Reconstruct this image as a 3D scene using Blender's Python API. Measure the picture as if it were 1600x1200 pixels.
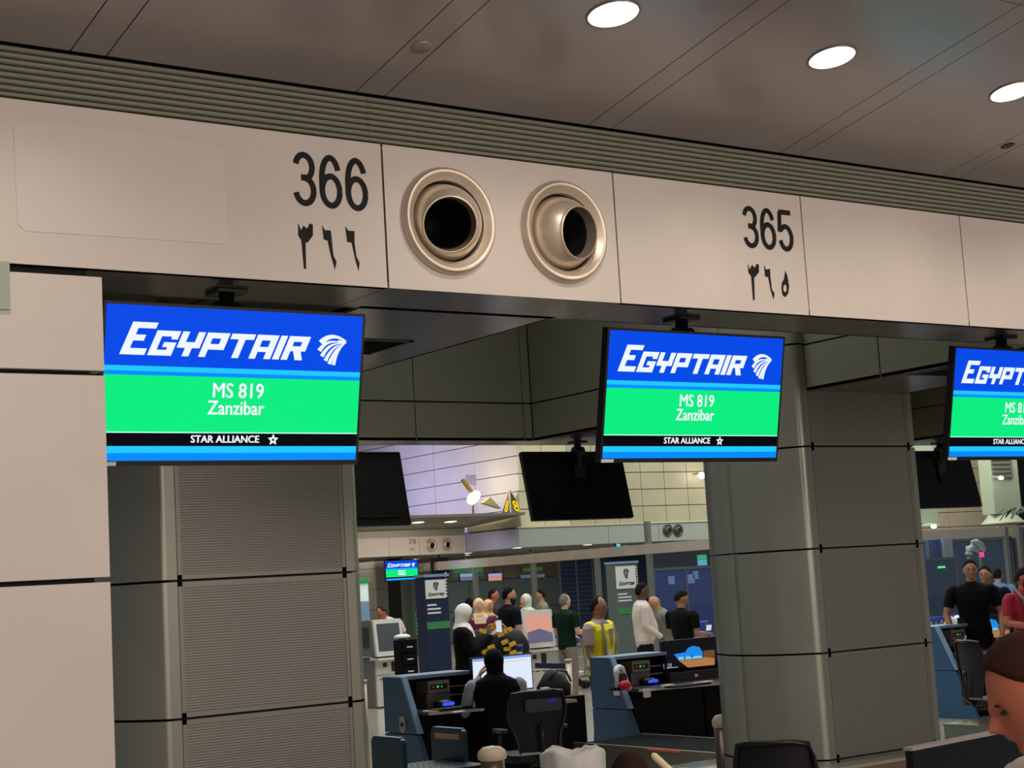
import bpy, bmesh, math, random
import numpy as np
from mathutils import Vector, Matrix
random.seed(7)
for o in list(bpy.data.objects): bpy.data.objects.remove(o)
SC = bpy.context.scene; COL = SC.collection
PI = math.pi
# ------------------------------------------------------------ camera
F = 2527.74; YAW, PITCH, ROLL = 0.61433643, 0.12322991, -0.05923646; H = 1.88
_cy, _sy = math.cos(YAW), math.sin(YAW)
FWD = np.array([_sy*math.cos(PITCH), _cy*math.cos(PITCH), math.sin(PITCH)])
_r = np.array([_cy, -_sy, 0.0]); _u = np.cross(_r, FWD)
RT = _r*math.cos(ROLL)+_u*math.sin(ROLL); UP = -_r*math.sin(ROLL)+_u*math.cos(ROLL)
cam = bpy.data.cameras.new('camera'); camo = bpy.data.objects.new('camera', cam); COL.objects.link(camo)
camo.matrix_world = Matrix(((RT[0], UP[0], -FWD[0], 0), (RT[1], UP[1], -FWD[1], 0), (RT[2], UP[2], -FWD[2], H), (0, 0, 0, 1)))
cam.sensor_width = 36; cam.lens = F/1600*36; cam.clip_start = 0.05; cam.clip_end = 300
SC.camera = camo
# ------------------------------------------------------------ world, exposure, hall lamps
SC.view_settings.view_transform = 'Standard'; SC.view_settings.look = 'None'
SC.view_settings.gamma = 1; SC.view_settings.use_curve_mapping = False
SC.view_settings.exposure = 0.0
wd = bpy.data.worlds.new('world'); SC.world = wd; wd.use_nodes = True
wd.node_tree.nodes['Background'].inputs[0].default_value = (0.9, 0.93, 1.0, 1)
wd.node_tree.nodes['Background'].inputs[1].default_value = 0.22
def area(name, loc, size, power, color, rot=(0, 0, 0), sy=None, spread=None):
    l = bpy.data.lights.new(name, 'AREA'); l.energy = power; l.color = color; l.size = size
    if sy: l.shape = 'RECTANGLE'; l.size_y = sy
    if spread: l.spread = spread
    o = bpy.data.objects.new(name, l); o.location = loc; o.rotation_euler = rot; COL.objects.link(o); return o
WARM = (1.0, 0.86, 0.77); NEUT = (0.95, 0.97, 1.0); GRN = (0.93, 1.0, 0.86)
# high hall lamps over the queueing side the picture is taken from
area('hall_light', (0.5, 0.2, 6.0), 3.0, 190, WARM, (math.radians(28), 0, 0), 7.0)
area('hall_light', (7.0, 0.5, 6.0), 3.0, 190, WARM, (math.radians(28), 0, 0), 7.0)
# broad fill added behind the viewer to brighten columns, fascia and ceiling
area('hall_light', (4.5, -7.5, 3.6), 16, 620, WARM, (math.radians(88), 0, 0), 3.0)
area('lobby_lamp', (31, 42.5, 2.84), 7, 190, NEUT, sy=5)
area('lobby_lamp', (23.5, 43, 2.8), 4, 60, WARM, sy=3)
area('void_fill', (5.4, 7.3, 4.45), 1.6, 26, NEUT, sy=2.2)  # fill added up in the void to brighten the things below, no visible source
# hall lamps over the desks, the passengers and the far counters
area('hall_light', (10, 14.5, 7.0), 6, 420, NEUT, sy=5)
area('hall_light', (19, 13.5, 7.0), 6, 420, NEUT, sy=5)
area('hall_light', (14, 22, 7.5), 8, 620, NEUT, sy=7)
area('hall_light', (24, 24, 7.5), 8, 620, NEUT, sy=7)
area('hall_light', (22, 34, 8.5), 8, 480, (1, .93, .78), (math.radians(18), 0, 0), 6)
area('hall_light', (34, 32, 8.5), 8, 800, GRN, (math.radians(18), 0, 0), 6)

def ray(x, y): return (x-800)/F*RT-(y-600)/F*UP+FWD
def U(x, y, X=None, Y=None, Z=None, D=None):
    d = ray(x, y)
    t = X/d[0] if X is not None else Y/d[1] if Y is not None else (Z-H)/d[2] if Z is not None else D
    return Vector((d[0]*t, d[1]*t, d[2]*t+H))
# ------------------------------------------------------------ materials
def lin(c):
    c = c/255.0
    return c/12.92 if c <= 0.04045 else ((c+0.055)/1.055)**2.4
def rgb(r, g, b): return (lin(r), lin(g), lin(b), 1)
MATS = {}
def mat(name, col, rough=0.5, metal=0.0, noise=0.0, nscale=8.0, bump=0.0, bscale=60.0, emit=0.0, trans=0.0, stretch=None, ior=1.45, coat=0.0, spec=None):
    if name in MATS: return MATS[name]
    m = bpy.data.materials.new(name); m.use_nodes = True; MATS[name] = m
    nt = m.node_tree; N = nt.nodes; L = nt.links; b = N['Principled BSDF']
    c = rgb(*col); b.inputs['Base Color'].default_value = c
    b.inputs['Roughness'].default_value = rough; b.inputs['Metallic'].default_value = metal
    b.inputs['IOR'].default_value = ior
    if spec is not None: b.inputs['Specular IOR Level'].default_value = spec
    if coat: b.inputs['Coat Weight'].default_value = coat
    if trans: b.inputs['Transmission Weight'].default_value = trans
    if emit:
        b.inputs['Emission Color'].default_value = c; b.inputs['Emission Strength'].default_value = emit
        b.inputs['Base Color'].default_value = (0, 0, 0, 1); b.inputs['Roughness'].default_value = 0.25; b.inputs['Specular IOR Level'].default_value = 0.1
    tc = mp = None
    if noise or bump:
        tc = N.new('ShaderNodeTexCoord'); mp = N.new('ShaderNodeMapping'); L.new(tc.outputs['Object'], mp.inputs[0])
        if stretch: mp.inputs['Scale'].default_value = stretch
    if noise and not emit:
        n = N.new('ShaderNodeTexNoise'); n.inputs['Scale'].default_value = nscale; n.inputs['Detail'].default_value = 6
        L.new(mp.outputs[0], n.inputs['Vector'])
        mr = N.new('ShaderNodeMapRange'); mr.inputs[1].default_value = 0.3; mr.inputs[2].default_value = 0.7
        mr.inputs[3].default_value = 1-noise; mr.inputs[4].default_value = 1+noise*0.6
        L.new(n.outputs['Fac'], mr.inputs[0])
        mx = N.new('ShaderNodeMix'); mx.data_type = 'RGBA'; mx.blend_type = 'MULTIPLY'; mx.inputs[0].default_value = 1
        mx.inputs[6].default_value = c; L.new(mr.outputs[0], mx.inputs[7]); L.new(mx.outputs[2], b.inputs['Base Color'])
        mr2 = N.new('ShaderNodeMapRange'); mr2.inputs[1].default_value = 0.3; mr2.inputs[2].default_value = 0.7
        mr2.inputs[3].default_value = max(0.02, rough-noise*0.4); mr2.inputs[4].default_value = min(1, rough+noise*0.4)
        L.new(n.outputs['Fac'], mr2.inputs[0]); L.new(mr2.outputs[0], b.inputs['Roughness'])
    if bump:
        n = N.new('ShaderNodeTexNoise'); n.inputs['Scale'].default_value = bscale; n.inputs['Detail'].default_value = 4
        L.new(mp.outputs[0], n.inputs['Vector'])
        bp = N.new('ShaderNodeBump'); bp.inputs['Strength'].default_value = bump; bp.inputs['Distance'].default_value = 0.01
        L.new(n.outputs['Fac'], bp.inputs['Height']); L.new(bp.outputs[0], b.inputs['Normal'])
    return m
M = mat
white_panel = M('white_painted_panel', (200, 190, 180), 0.42, noise=0.05, nscale=2.5, bump=0.05, bscale=5)
patch_m = M('repainted_patch', (204, 195, 186), 0.5, noise=0.04, nscale=3)
ink = M('black_marking', (26, 24, 24), 0.6, spec=.2)
slat_m = M('grey_louvre', (168, 168, 152), 0.42, 0.15)
gap_m = M('dark_gap', (14, 13, 12), 0.8)
ceil_m = M('grey_ceiling_panel', (164, 155, 156), 0.24, 0.3, noise=0.10, nscale=2.2, bump=0.06, bscale=2.0)
soffit_m = M('brushed_soffit_metal', (138, 126, 116), 0.2, 0.7, noise=0.12, nscale=1.5, bump=0.10, bscale=1.6, stretch=(2.5, 0.7, 1))
void_m = M('dark_olive_cladding', (128, 126, 108), 0.42, 0.1, noise=0.04, nscale=1.5)
col_m = M('column_metal', (158, 158, 144), 0.33, 0.35, noise=0.05, nscale=2)
rim_m = M('column_rim', (138, 137, 124), 0.36, 0.4)
jet_m = M('jet_metal', (206, 192, 172), 0.36, 0.55, noise=0.04, nscale=3)
black_m = M('black_plastic', (12, 12, 13), 0.35)
blackg = M('black_glass', (5, 5, 7), 0.12)
metal_m = M('steel', (170, 165, 158), 0.25, 0.9)
floor_m = None
def perf_material():
    m = bpy.data.materials.new('perforated_metal'); m.use_nodes = True; nt = m.node_tree; N = nt.nodes; L = nt.links; b = N['Principled BSDF']
    tc = N.new('ShaderNodeTexCoord'); w = N.new('ShaderNodeTexWave'); w.bands_direction = 'Z'; w.inputs['Scale'].default_value = 26
    L.new(tc.outputs['Object'], w.inputs['Vector'])
    w2 = N.new('ShaderNodeTexWave'); w2.bands_direction = 'X'; w2.inputs['Scale'].default_value = 34; L.new(tc.outputs['Object'], w2.inputs['Vector'])
    mu = N.new('ShaderNodeMath'); mu.operation = 'MULTIPLY'; L.new(w.outputs['Fac'], mu.inputs[0]); L.new(w2.outputs['Fac'], mu.inputs[1])
    mx = N.new('ShaderNodeMix'); mx.data_type = 'RGBA'; mx.inputs[6].default_value = rgb(136, 134, 124); mx.inputs[7].default_value = rgb(70, 68, 62)
    L.new(mu.outputs[0], mx.inputs[0]); L.new(mx.outputs[2], b.inputs['Base Color'])
    b.inputs['Metallic'].default_value = 0.45; b.inputs['Roughness'].default_value = 0.42
    bp = N.new('ShaderNodeBump'); bp.inputs['Strength'].default_value = 0.25; bp.inputs['Distance'].default_value = 0.003
    L.new(mu.outputs[0], bp.inputs['Height']); L.new(bp.outputs[0], b.inputs['Normal']); return m
perf_m = perf_material()
def floor_material():
    m = bpy.data.materials.new('polished_floor'); m.use_nodes = True; nt = m.node_tree; N = nt.nodes; L = nt.links; b = N['Principled BSDF']
    tc = N.new('ShaderNodeTexCoord'); n = N.new('ShaderNodeTexNoise'); n.inputs['Scale'].default_value = 40; n.inputs['Detail'].default_value = 6
    L.new(tc.outputs['Object'], n.inputs['Vector'])
    r = N.new('ShaderNodeValToRGB'); r.color_ramp.elements[0].color = rgb(120, 116, 100); r.color_ramp.elements[1].color = rgb(196, 190, 170)
    r.color_ramp.elements[0].position = 0.3; r.color_ramp.elements[1].position = 0.7
    L.new(n.outputs['Fac'], r.inputs[0]); L.new(r.outputs[0], b.inputs['Base Color']); b.inputs['Roughness'].default_value = 0.14
    return m
floor_m = floor_material()
# ------------------------------------------------------------ mesh helper
class MB:
    def __init__(s): s.v = []; s.f = []; s.mi = []; s.sm = []
    def add(s, vs, fs, mi=0, T=None, smooth=False):
        b = len(s.v)
        for p in vs:
            p = Vector(p); s.v.append(T @ p if T is not None else p)
        for f in fs: s.f.append([b+i for i in f]); s.mi.append(mi); s.sm.append(smooth)
        return s
    def box(s, a, b, mi=0, T=None):
        x0, y0, z0 = a; x1, y1, z1 = b
        vs = [(x0, y0, z0), (x1, y0, z0), (x1, y1, z0), (x0, y1, z0), (x0, y0, z1), (x1, y0, z1), (x1, y1, z1), (x0, y1, z1)]
        return s.add(vs, [(0, 3, 2, 1), (4, 5, 6, 7), (0, 1, 5, 4), (1, 2, 6, 5), (2, 3, 7, 6), (3, 0, 4, 7)], mi, T)
    def rbox(s, a, b, r=0.01, mi=0, T=None, n=3, axis='z'):
        # box with rounded corners in the plane across the axis
        order = {'z': (0, 1, 2), 'y': (0, 2, 1), 'x': (1, 2, 0)}[axis]
        lo = [a[i] for i in order]; hi = [b[i] for i in order]
        pts = []
        for cx, cy, a0 in ((hi[0]-r, hi[1]-r, 0), (lo[0]+r, hi[1]-r, PI/2), (lo[0]+r, lo[1]+r, PI), (hi[0]-r, lo[1]+r, 1.5*PI)):
            for k in range(n+1):
                t = a0+PI/2*k/n; pts.append((cx+r*math.cos(t), cy+r*math.sin(t)))
        def mk(p, h):
            q = [0, 0, 0]; q[order[0]] = p[0]; q[order[1]] = p[1]; q[order[2]] = h; return tuple(q)
        m = len(pts); vs = [mk(p, lo[2]) for p in pts]+[mk(p, hi[2]) for p in pts]
        fs = [list(range(m))[::-1], list(range(m, 2*m))]+[(i, (i+1) % m, m+(i+1) % m, m+i) for i in range(m)]
        return s.add(vs, fs, mi, T)
    def prism(s, pts, off, mi=0, T=None):
        off = Vector(off); m = len(pts); vs = [Vector(p) for p in pts]+[Vector(p)+off for p in pts]
        return s.add(vs, [list(range(m))[::-1], list(range(m, 2*m))]+[(i, (i+1) % m, m+(i+1) % m, m+i) for i in range(m)], mi, T)
    def loft(s, rings, mi=0, T=None, smooth=True, caps=True, n=14):
        # ring: (centre, vecA, vecB)
        vs = []
        for c, a, b in rings:
            c = Vector(c); a = Vector(a); b = Vector(b)
            for k in range(n):
                t = 2*PI*k/n; vs.append(c+a*math.cos(t)+b*math.sin(t))
        fs = []
        for i in range(len(rings)-1):
            for k in range(n):
                k2 = (k+1) % n; fs.append((i*n+k, i*n+k2, (i+1)*n+k2, (i+1)*n+k))
        if caps: fs += [list(range(n))[::-1], [(len(rings)-1)*n+k for k in range(n)]]
        return s.add(vs, fs, mi, T, smooth)
    def tube(s, pts, rad, mi=0, T=None, n=10, cap_round=True):
        pts = [Vector(p) for p in pts]
        if not isinstance(rad, (list, tuple)): rad = [rad]*len(pts)
        rings = []
        for i, p in enumerate(pts):
            d = (pts[min(i+1, len(pts)-1)]-pts[max(i-1, 0)]).normalized()
            ref = Vector((0, 0, 1)) if abs(d.z) < 0.9 else Vector((0, 1, 0))
            a = d.cross(ref).normalized(); b = d.cross(a).normalized()
            if cap_round and i == 0: rings.append((p-d*rad[0]*0.8, a*rad[0]*0.45, b*rad[0]*0.45))
            rings.append((p, a*rad[i], b*rad[i]))
            if cap_round and i == len(pts)-1: rings.append((p+d*rad[i]*0.8, a*rad[i]*0.45, b*rad[i]*0.45))
        return s.loft(rings, mi, T, True, True, n)
    def cyl(s, p0, p1, r, mi=0, T=None, n=20, r1=None):
        p0 = Vector(p0); p1 = Vector(p1); d = (p1-p0).normalized(); ref = Vector((0, 0, 1)) if abs(d.z) < 0.9 else Vector((0, 1, 0))
        a = d.cross(ref).normalized(); b = d.cross(a).normalized(); r1 = r if r1 is None else r1
        vs = []
        for p, q in ((p0, r), (p1, r1)):
            for k in range(n): vs.append(p+a*q*math.cos(2*PI*k/n)+b*q*math.sin(2*PI*k/n))
        s.add(vs, [(k, (k+1) % n, n+(k+1) % n, n+k) for k in range(n)], mi, T, True)
        return s.add(vs, [list(range(n))[::-1], list(range(n, 2*n))], mi, T)
    def lathe(s, prof, c, ax, mi=0, n=40, T=None):
        # prof: list of (radius, height along axis)
        ax = Vector(ax).normalized(); ref = Vector((0, 0, 1)) if abs(ax.z) < 0.9 else Vector((0, 1, 0))
        a = ax.cross(ref).normalized(); b = ax.cross(a).normalized(); c = Vector(c); vs = []
        for r, h in prof:
            for k in range(n): vs.append(c+ax*h+a*r*math.cos(2*PI*k/n)+b*r*math.sin(2*PI*k/n))
        fs = [(i*n+k, i*n+(k+1) % n, (i+1)*n+(k+1) % n, (i+1)*n+k) for i in range(len(prof)-1) for k in range(n)]
        return s.add(vs, fs, mi, T, True)
    def ell(s, c, r, mi=0, T=None, n=16, m=10):
        c = Vector(c); vs = []; fs = []
        for i in range(m+1):
            ph = PI*i/m
            for k in range(n):
                t = 2*PI*k/n; vs.append((c.x+r[0]*math.sin(ph)*math.cos(t), c.y+r[1]*math.sin(ph)*math.sin(t), c.z+r[2]*math.cos(ph)))
        for i in range(m):
            for k in range(n): fs.append((i*n+k, (i+1)*n+k, (i+1)*n+(k+1) % n, i*n+(k+1) % n))
        return s.add(vs, fs, mi, T, True)
    def text(s, body, P0, ex, ez, size, mi=0, depth=0.002, sx=1.0, align='CENTER'):
        # lettering laid on the plane through P0 spanned by ex (reading direction) and ez (up)
        vs, fs = glyphs(body, align); ex = Vector(ex).normalized(); ez = Vector(ez).normalized(); P0 = Vector(P0)
        return s.add([P0+ex*(v[0]*size*sx)+ez*(v[1]*size) for v in vs], fs, mi)
    def build(s, name, mats, parent=None, bevel=0.0, merge=True, **tags):
        me = bpy.data.meshes.new(name); me.from_pydata([tuple(v) for v in s.v], [], s.f)
        for m in (mats if isinstance(mats, (list, tuple)) else [mats]): me.materials.append(m)
        me.polygons.foreach_set('material_index', s.mi); me.polygons.foreach_set('use_smooth', s.sm)
        me.validate(); me.update()
        bm = bmesh.new(); bm.from_mesh(me); (bmesh.ops.remove_doubles(bm, verts=bm.verts, dist=1e-6) if merge else None); bmesh.ops.recalc_face_normals(bm, faces=bm.faces); bm.to_mesh(me); bm.free()
        o = bpy.data.objects.new(name, me); COL.objects.link(o)
        if parent is not None:
            o.parent = parent; o.matrix_parent_inverse = wm(parent).inverted()
        if bevel:
            md = o.modifiers.new('bevel', 'BEVEL'); md.width = bevel; md.segments = 2; md.limit_method = 'ANGLE'
        for k, v in tags.items(): o[k] = v
        return o
def wm(o):
    m = o.matrix_basis.copy()
    if o.parent: m = wm(o.parent) @ o.matrix_parent_inverse @ m
    return m
_gl = {}
def glyphs(body, align='CENTER'):
    if (body, align) not in _gl:
        cu = bpy.data.curves.new('t', 'FONT'); cu.body = body; cu.align_x = align; cu.size = 1; cu.resolution_u = 3
        ob = bpy.data.objects.new('t', cu); COL.objects.link(ob); dg = bpy.context.evaluated_depsgraph_get()
        me = ob.evaluated_get(dg).to_mesh(); vs = [tuple(v.co) for v in me.vertices]; fs = [tuple(p.vertices) for p in me.polygons]
        bpy.data.objects.remove(ob); _gl[(body, align)] = (vs, fs)
    return _gl[(body, align)]
def empty(name, loc=(0, 0, 0), rz=0, label=None, category=None, group=None, kind=None, parent=None):
    o = bpy.data.objects.new(name, None); COL.objects.link(o); o.location = loc; o.rotation_euler = (0, 0, rz); o.empty_display_size = 0.1
    if label: o['label'] = label
    if category: o['category'] = category
    if group: o['group'] = group
    if kind: o['kind'] = kind
    if parent is not None: o.parent = parent; o.matrix_parent_inverse = wm(parent).inverted()
    return o
def tree_copy(o, parent=None):
    c = o.copy(); COL.objects.link(c)
    if parent is not None: c.parent = parent; c.matrix_parent_inverse = o.matrix_parent_inverse.copy()
    for ch in [x for x in bpy.data.objects if x.parent == o]: tree_copy(ch, c)
    return c
def TR(loc, rz=0): return Matrix.Translation(Vector(loc)) @ Matrix.Rotation(rz, 4, 'Z')

# ============================================================ STRUCTURE: near bulkhead
ZS = 2.923; YF = 4.741; ZF = 3.435; ZL = 3.61; PITCHX = 4.035
XJ = [0.75, 2.846, 3.877, 4.887, 5.903, 6.92, 7.94]
def V3(p, dy=0.0): return (p[0], p[1]+dy, p[2])
fas = empty('wall_front', (0, YF, ZS), kind='structure')
MB().box((0.7, YF+0.031, ZS+0.01), (2.84, YF+0.06, ZL+0.3)).box((3.88, YF+0.031, ZS+0.01), (8.2, YF+0.06, ZL+0.3)).box((2.84, YF+0.031, 3.40), (3.88, YF+0.06, ZL+0.3)).build('backing', gap_m, fas)
def ink_poly(pts, Y, parent, name='number_marking', mtl=None):
    b = MB(); m = len(pts)
    c = [U(x, y, Y=Y) for x, y in pts]; b.prism(c, (0, 0.0015, 0)); return b
def holed_cell(b, x0, x1, z0, z1, cx, cz_, r, y, dy, n=48):
    # rectangle with a round hole, front and back faces and the rim of the hole
    angs = sorted([2*PI*k/n for k in range(n)]+[math.atan2(zz-cz_, xx-cx) % (2*PI) for xx in (x0, x1) for zz in (z0, z1)])
    I = []; O = []
    for a in angs:
        c_, s_ = math.cos(a), math.sin(a); t = min([(x1-cx)/c_ if c_ > 1e-9 else 1e9, (x0-cx)/c_ if c_ < -1e-9 else 1e9, (z1-cz_)/s_ if s_ > 1e-9 else 1e9, (z0-cz_)/s_ if s_ < -1e-9 else 1e9])
        I.append((cx+r*c_, cz_+r*s_)); O.append((cx+t*c_, cz_+t*s_))
    m = len(angs)
    for yy in (y, y+dy): b.add([(p[0], yy, p[1]) for p in I]+[(p[0], yy, p[1]) for p in O], [(k, (k+1) % m, m+(k+1) % m, m+k) for k in range(m)])
    b.add([(p[0], y, p[1]) for p in I]+[(p[0], y+dy, p[1]) for p in I], [(k, (k+1) % m, m+(k+1) % m, m+k) for k in range(m)])
    return b
DG = {}
SK_N = [0]
def stroke(b, pts, t, P0, y):
    SK_N[0] += 1; y = y-.00025*(SK_N[0] % 4)
    L_, R_ = [], []
    for i, p in enumerate(pts):
        a = pts[max(i-1, 0)]; c = pts[min(i+1, len(pts)-1)]; d = (c[0]-a[0], c[1]-a[1]); l = math.hypot(*d); nx, nz = -d[1]/l*t/2, d[0]/l*t/2
        L_.append((P0[0]+p[0]+nx, y, P0[1]+p[1]+nz)); R_.append((P0[0]+p[0]-nx, y, P0[1]+p[1]-nz))
    m = len(pts); b.add(L_+R_, [(k, k+1, m+k+1, m+k) for k in range(m-1)])
def arc(cx, cz_, rx, rz, a0, a1, n=16): return [(cx+rx*math.cos(math.radians(a0+(a1-a0)*k/n)), cz_+rz*math.sin(math.radians(a0+(a1-a0)*k/n))) for k in range(n+1)]
def digit(b, ch, P0, w, h, t, y):
    rx = w/2-t/2; cx = w/2
    if ch == '3':
        r1 = (h*.475-t/2)/2+.002; r2 = (h*.525-t/2)/2
        stroke(b, arc(cx, h-t/2-r1, rx*.92, r1, 168, -88), t, P0, y); stroke(b, arc(cx, t/2+r2, rx, r2, 88, -168), t, P0, y)
        stroke(b, [(cx-.012, t/2+2*r2), (cx+.006, t/2+2*r2)], t, P0, y)
    if ch == '6':
        r2 = h*.30-t/4; stroke(b, arc(cx, t/2+r2, rx, r2, 0, 360, 28), t, P0, y)
        stroke(b, arc(cx, h*.52, rx, h*.48-t/2, 28, 180, 16)+[(cx-rx, t/2+r2)], t, P0, y)
    if ch == '5':
        r2 = h*.30-t/4; stroke(b, [(w*.92, h-t/2), (w*.16, h-t/2)], t, P0, y); stroke(b, [(w*.20, h-t*.4), (w*.115, h*.46)], t, P0, y)
        stroke(b, arc(cx, t/2+r2, rx, r2, 142, -165, 20), t, P0, y)
for i in range(6):
    if i == 1:
        b = MB(); xm = (3.108+3.622)/2; holed_cell(b, XJ[1]+.0035, xm, ZS, ZF, 3.108, 3.180, .149, YF, .03); holed_cell(b, xm, XJ[2]-.0035, ZS, ZF, 3.622, 3.180, .149, YF, .03)
        p = b.build('panel', white_panel, fas)
    else: p = MB().box((XJ[i]+0.0035, YF, ZS), (XJ[i+1]-0.0035, YF+0.03, ZF)).build('panel', white_panel, fas, bevel=0.0015)
    if i == 0:
        pts = [(30, 187), (200, 206), (335, 226), (349, 236), (352, 300), (357, 382), (200, 371), (40, 361), (28, 350), (24, 270), (21, 195)]
        ink_poly(pts, YF-0.0018, None).build('repainted_patch', patch_m, p, label='rough rounded rectangle of newer paint')
        b = MB()
        xa = U(457, 280, Y=YF).x; xb = U(577, 295, Y=YF).x; za = U(484, 323, Y=YF).z; zb = U(480, 238, Y=YF).z; pw = (xb-xa)/3
        for k, ch in enumerate('366'): digit(b, ch, (xa+k*pw*1.02, za), pw*.90, zb-za, .0215, YF-.001)
        for q in ([(466, 348), (470.5, 360), (474, 352.5), (480, 357), (484, 349), (489, 351), (489, 368), (481, 379), (477.5, 379), (478.5, 420), (475, 420), (471, 376), (466, 368)],
                  [(503, 351.5), (507.5, 359.5), (517, 360), (518.5, 374), (521, 399), (526, 409), (523.5, 421.5), (517, 399), (512, 376), (506, 374)],
                  [(539.5, 353.5), (544.5, 360.5), (554, 361), (554, 378), (557, 401), (562, 410.5), (560.5, 424), (555, 405), (549.5, 379), (542.5, 378)]):
            b.prism([U(x, y, Y=YF-0.001) for x, y in q], (0, 0.001, 0))
        b.build('number_marking', ink, p)
    if i == 2:
        b = MB(); xa = U(1160, 355, Y=YF).x; xb = U(1240, 360, Y=YF).x; za = U(1174, 388, Y=YF).z; zb = U(1172, 322, Y=YF).z; pw = (xb-xa)/3
        for k, ch in enumerate('365'): digit(b, ch, (xa+k*pw*1.02, za), pw*.90, zb-za, .0215, YF-.001)
        z = lambda x, y: (x*.4375+580, y*.4375+200)
        for q in ([z(1345, 482), z(1352, 505), z(1360, 488), z(1370, 500), z(1376, 485), z(1385, 488), z(1385, 515), z(1372, 532), z(1368, 532), z(1370, 615), z(1364, 615), z(1357, 530), z(1347, 515)],
                  [z(1403, 488), z(1410, 505), z(1425, 503), z(1426, 530), z(1431, 575), z(1441, 592), z(1437, 613), z(1427, 580), z(1418, 533), z(1407, 530)]):
            b.prism([U(x, y, Y=YF-0.001) for x, y in q], (0, 0.001, 0))
        # five: a drop shaped ring
        out = [z(1479, 508), z(1487, 530), z(1493, 565), z(1490, 590), z(1480, 604), z(1470, 598), z(1465, 575), z(1467, 552), z(1474, 540)]
        inn = [z(1479, 558), z(1482, 562), z(1484, 572), z(1483, 582), z(1479, 587), z(1475, 584), z(1472, 576), z(1473, 566), z(1476, 560)]
        o3 = [U(x, y, Y=YF-0.001) for x, y in out]; i3 = [U(x, y, Y=YF-0.001) for x, y in inn]
        b.add(o3+i3, [(k, (k+1) % 9, 9+(k+1) % 9, 9+k) for k in range(9)])
        b.build('number_marking', ink, p)
# louvre band above the fascia
lou = empty('wall_louvre', (0, YF, ZF), kind='structure')
ns = 8; ph = (ZL-ZF-0.008)/ns
SE = [0.7, 2.80, 3.82, 4.84, 5.86, 6.88, 8.2]
for k in range(ns):
    z0 = ZF+0.007+k*ph
    for i in range(len(SE)-1):
        if i == 0:
            pass
        MB().prism([(SE[i]+0.001, YF-0.004, z0), (SE[i]+0.001, YF+0.014, z0+ph*0.80), (SE[i]+0.001, YF+0.028, z0+ph*0.80), (SE[i]+0.001, YF+0.028, z0)], (SE[i+1]-SE[i]-0.002, 0, 0)).build('slat', slat_m, lou)
# ceiling over the front counter, rising towards the viewer
SL = 0.1804
def cz(y): return 3.618+SL*(4.70-y)
ce = empty('ceiling', (4, 3, 3.8), kind='structure')
CJ = [-3.3, -2.2] ; XS = []
x = 2.752-PITCHX*0+0
js = []
for k in range(-4, 8):
    js += [2.752+1.0175*k, 2.868+1.0175*k]
LIGHTS = [(0.27, 4.01), (1.293, 4.01), (2.31-5, 4.01), (3.328, 4.008), (4.362, 4.012), (5.39, 4.008), (6.42, 4.01)]
LIGHTS = [(1.293, 4.01), (0.27, 4.01), (3.328, 4.008), (4.362, 4.012), (5.39, 4.008), (6.42, 4.01), (7.45, 4.01)]
def ceil_panel(x0, x1, y0, y1, name='panel', g=0.0025, m=None):
    b = MB(); t = 0.02
    ys = [y0+g, y1-g]
    pr = [(y, cz(y)) for y in ys]
    if abs(y1-4.70) < 1e-6: pr = [(y0+g, cz(y0+g)), (4.70, cz(4.70)), (YF-0.004, 3.611)]
    vs = [(x, y, z) for x in (x0+g, x1-g) for y, z in pr]+[(x, y, z+t) for x in (x0+g, x1-g) for y, z in pr]
    n = len(pr); fs = []
    for i in range(n-1):
        fs += [(i, n+i, n+i+1, i+1), (2*n+i, 2*n+i+1, 3*n+i+1, 3*n+i), (i, i+1, 2*n+i+1, 2*n+i), (n+i, 3*n+i, 3*n+i+1, n+i+1)]
    fs += [(0, 2*n, 3*n, n), (n-1, 2*n-1, 4*n-1, 3*n-1)]
    b.add(vs, fs); return b.build(name, m or ceil_m, ce)
YC = 3.491
for k in range(len(js)-1):
    for (a, b_) in ((YC, 4.70), (2.2, YC), (0.9, 2.2)):
        # a panel with round cut-outs is left whole; the lamps sit flush just under it
        ceil_panel(js[k], js[k+1], a, b_)
MB().box((-1.4, 0.85, 4.45), (10.2, YF, 4.5)).build('upper_deck', gap_m, ce)
lampm = M('lamp_glow', (255, 244, 225), emit=14.0)
def downlight(x, y, lab, r=0.085):
    n = Vector((0, SL, 1)).normalized(); c = Vector((x, y, cz(y)))-n*0.001
    t = empty('ceiling_downlight', c, label=lab, category='light', group='round downlights in the grey ceiling')
    MB().lathe([(r+0.006, 0.002), (r+0.008, -0.003), (r+0.001, -0.004), (r, 0.0), (r+0.006, 0.002)], c, n).build('trim_ring', M('lamp_trim', (150, 140, 132), 0.3, 0.6), t)
    b = MB(); b.lathe([(0.0001, 0.0), (r*0.999, 0.0)], c-n*0.001, n, n=32); b.build('diffuser', lampm, t)
    return t
labs = {3.328: 'glowing round ceiling downlight above the two round air nozzles', 4.362: 'glowing round ceiling downlight above the number 365',
        5.39: 'glowing round ceiling downlight cut by the right edge of the picture'}
for (x, y) in LIGHTS:
    if x > 3 and x < 6:
        downlight(x, y, labs[x])
    l = bpy.data.lights.new('downlight_lamp', 'SPOT'); l.energy = 26; l.color = WARM; l.spot_size = math.radians(140); l.spot_blend = 0.6; l.shadow_soft_size = 0.08
    o = bpy.data.objects.new('downlight_lamp', l); o.location = (x, y, cz(y)-0.03); COL.objects.link(o)
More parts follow.
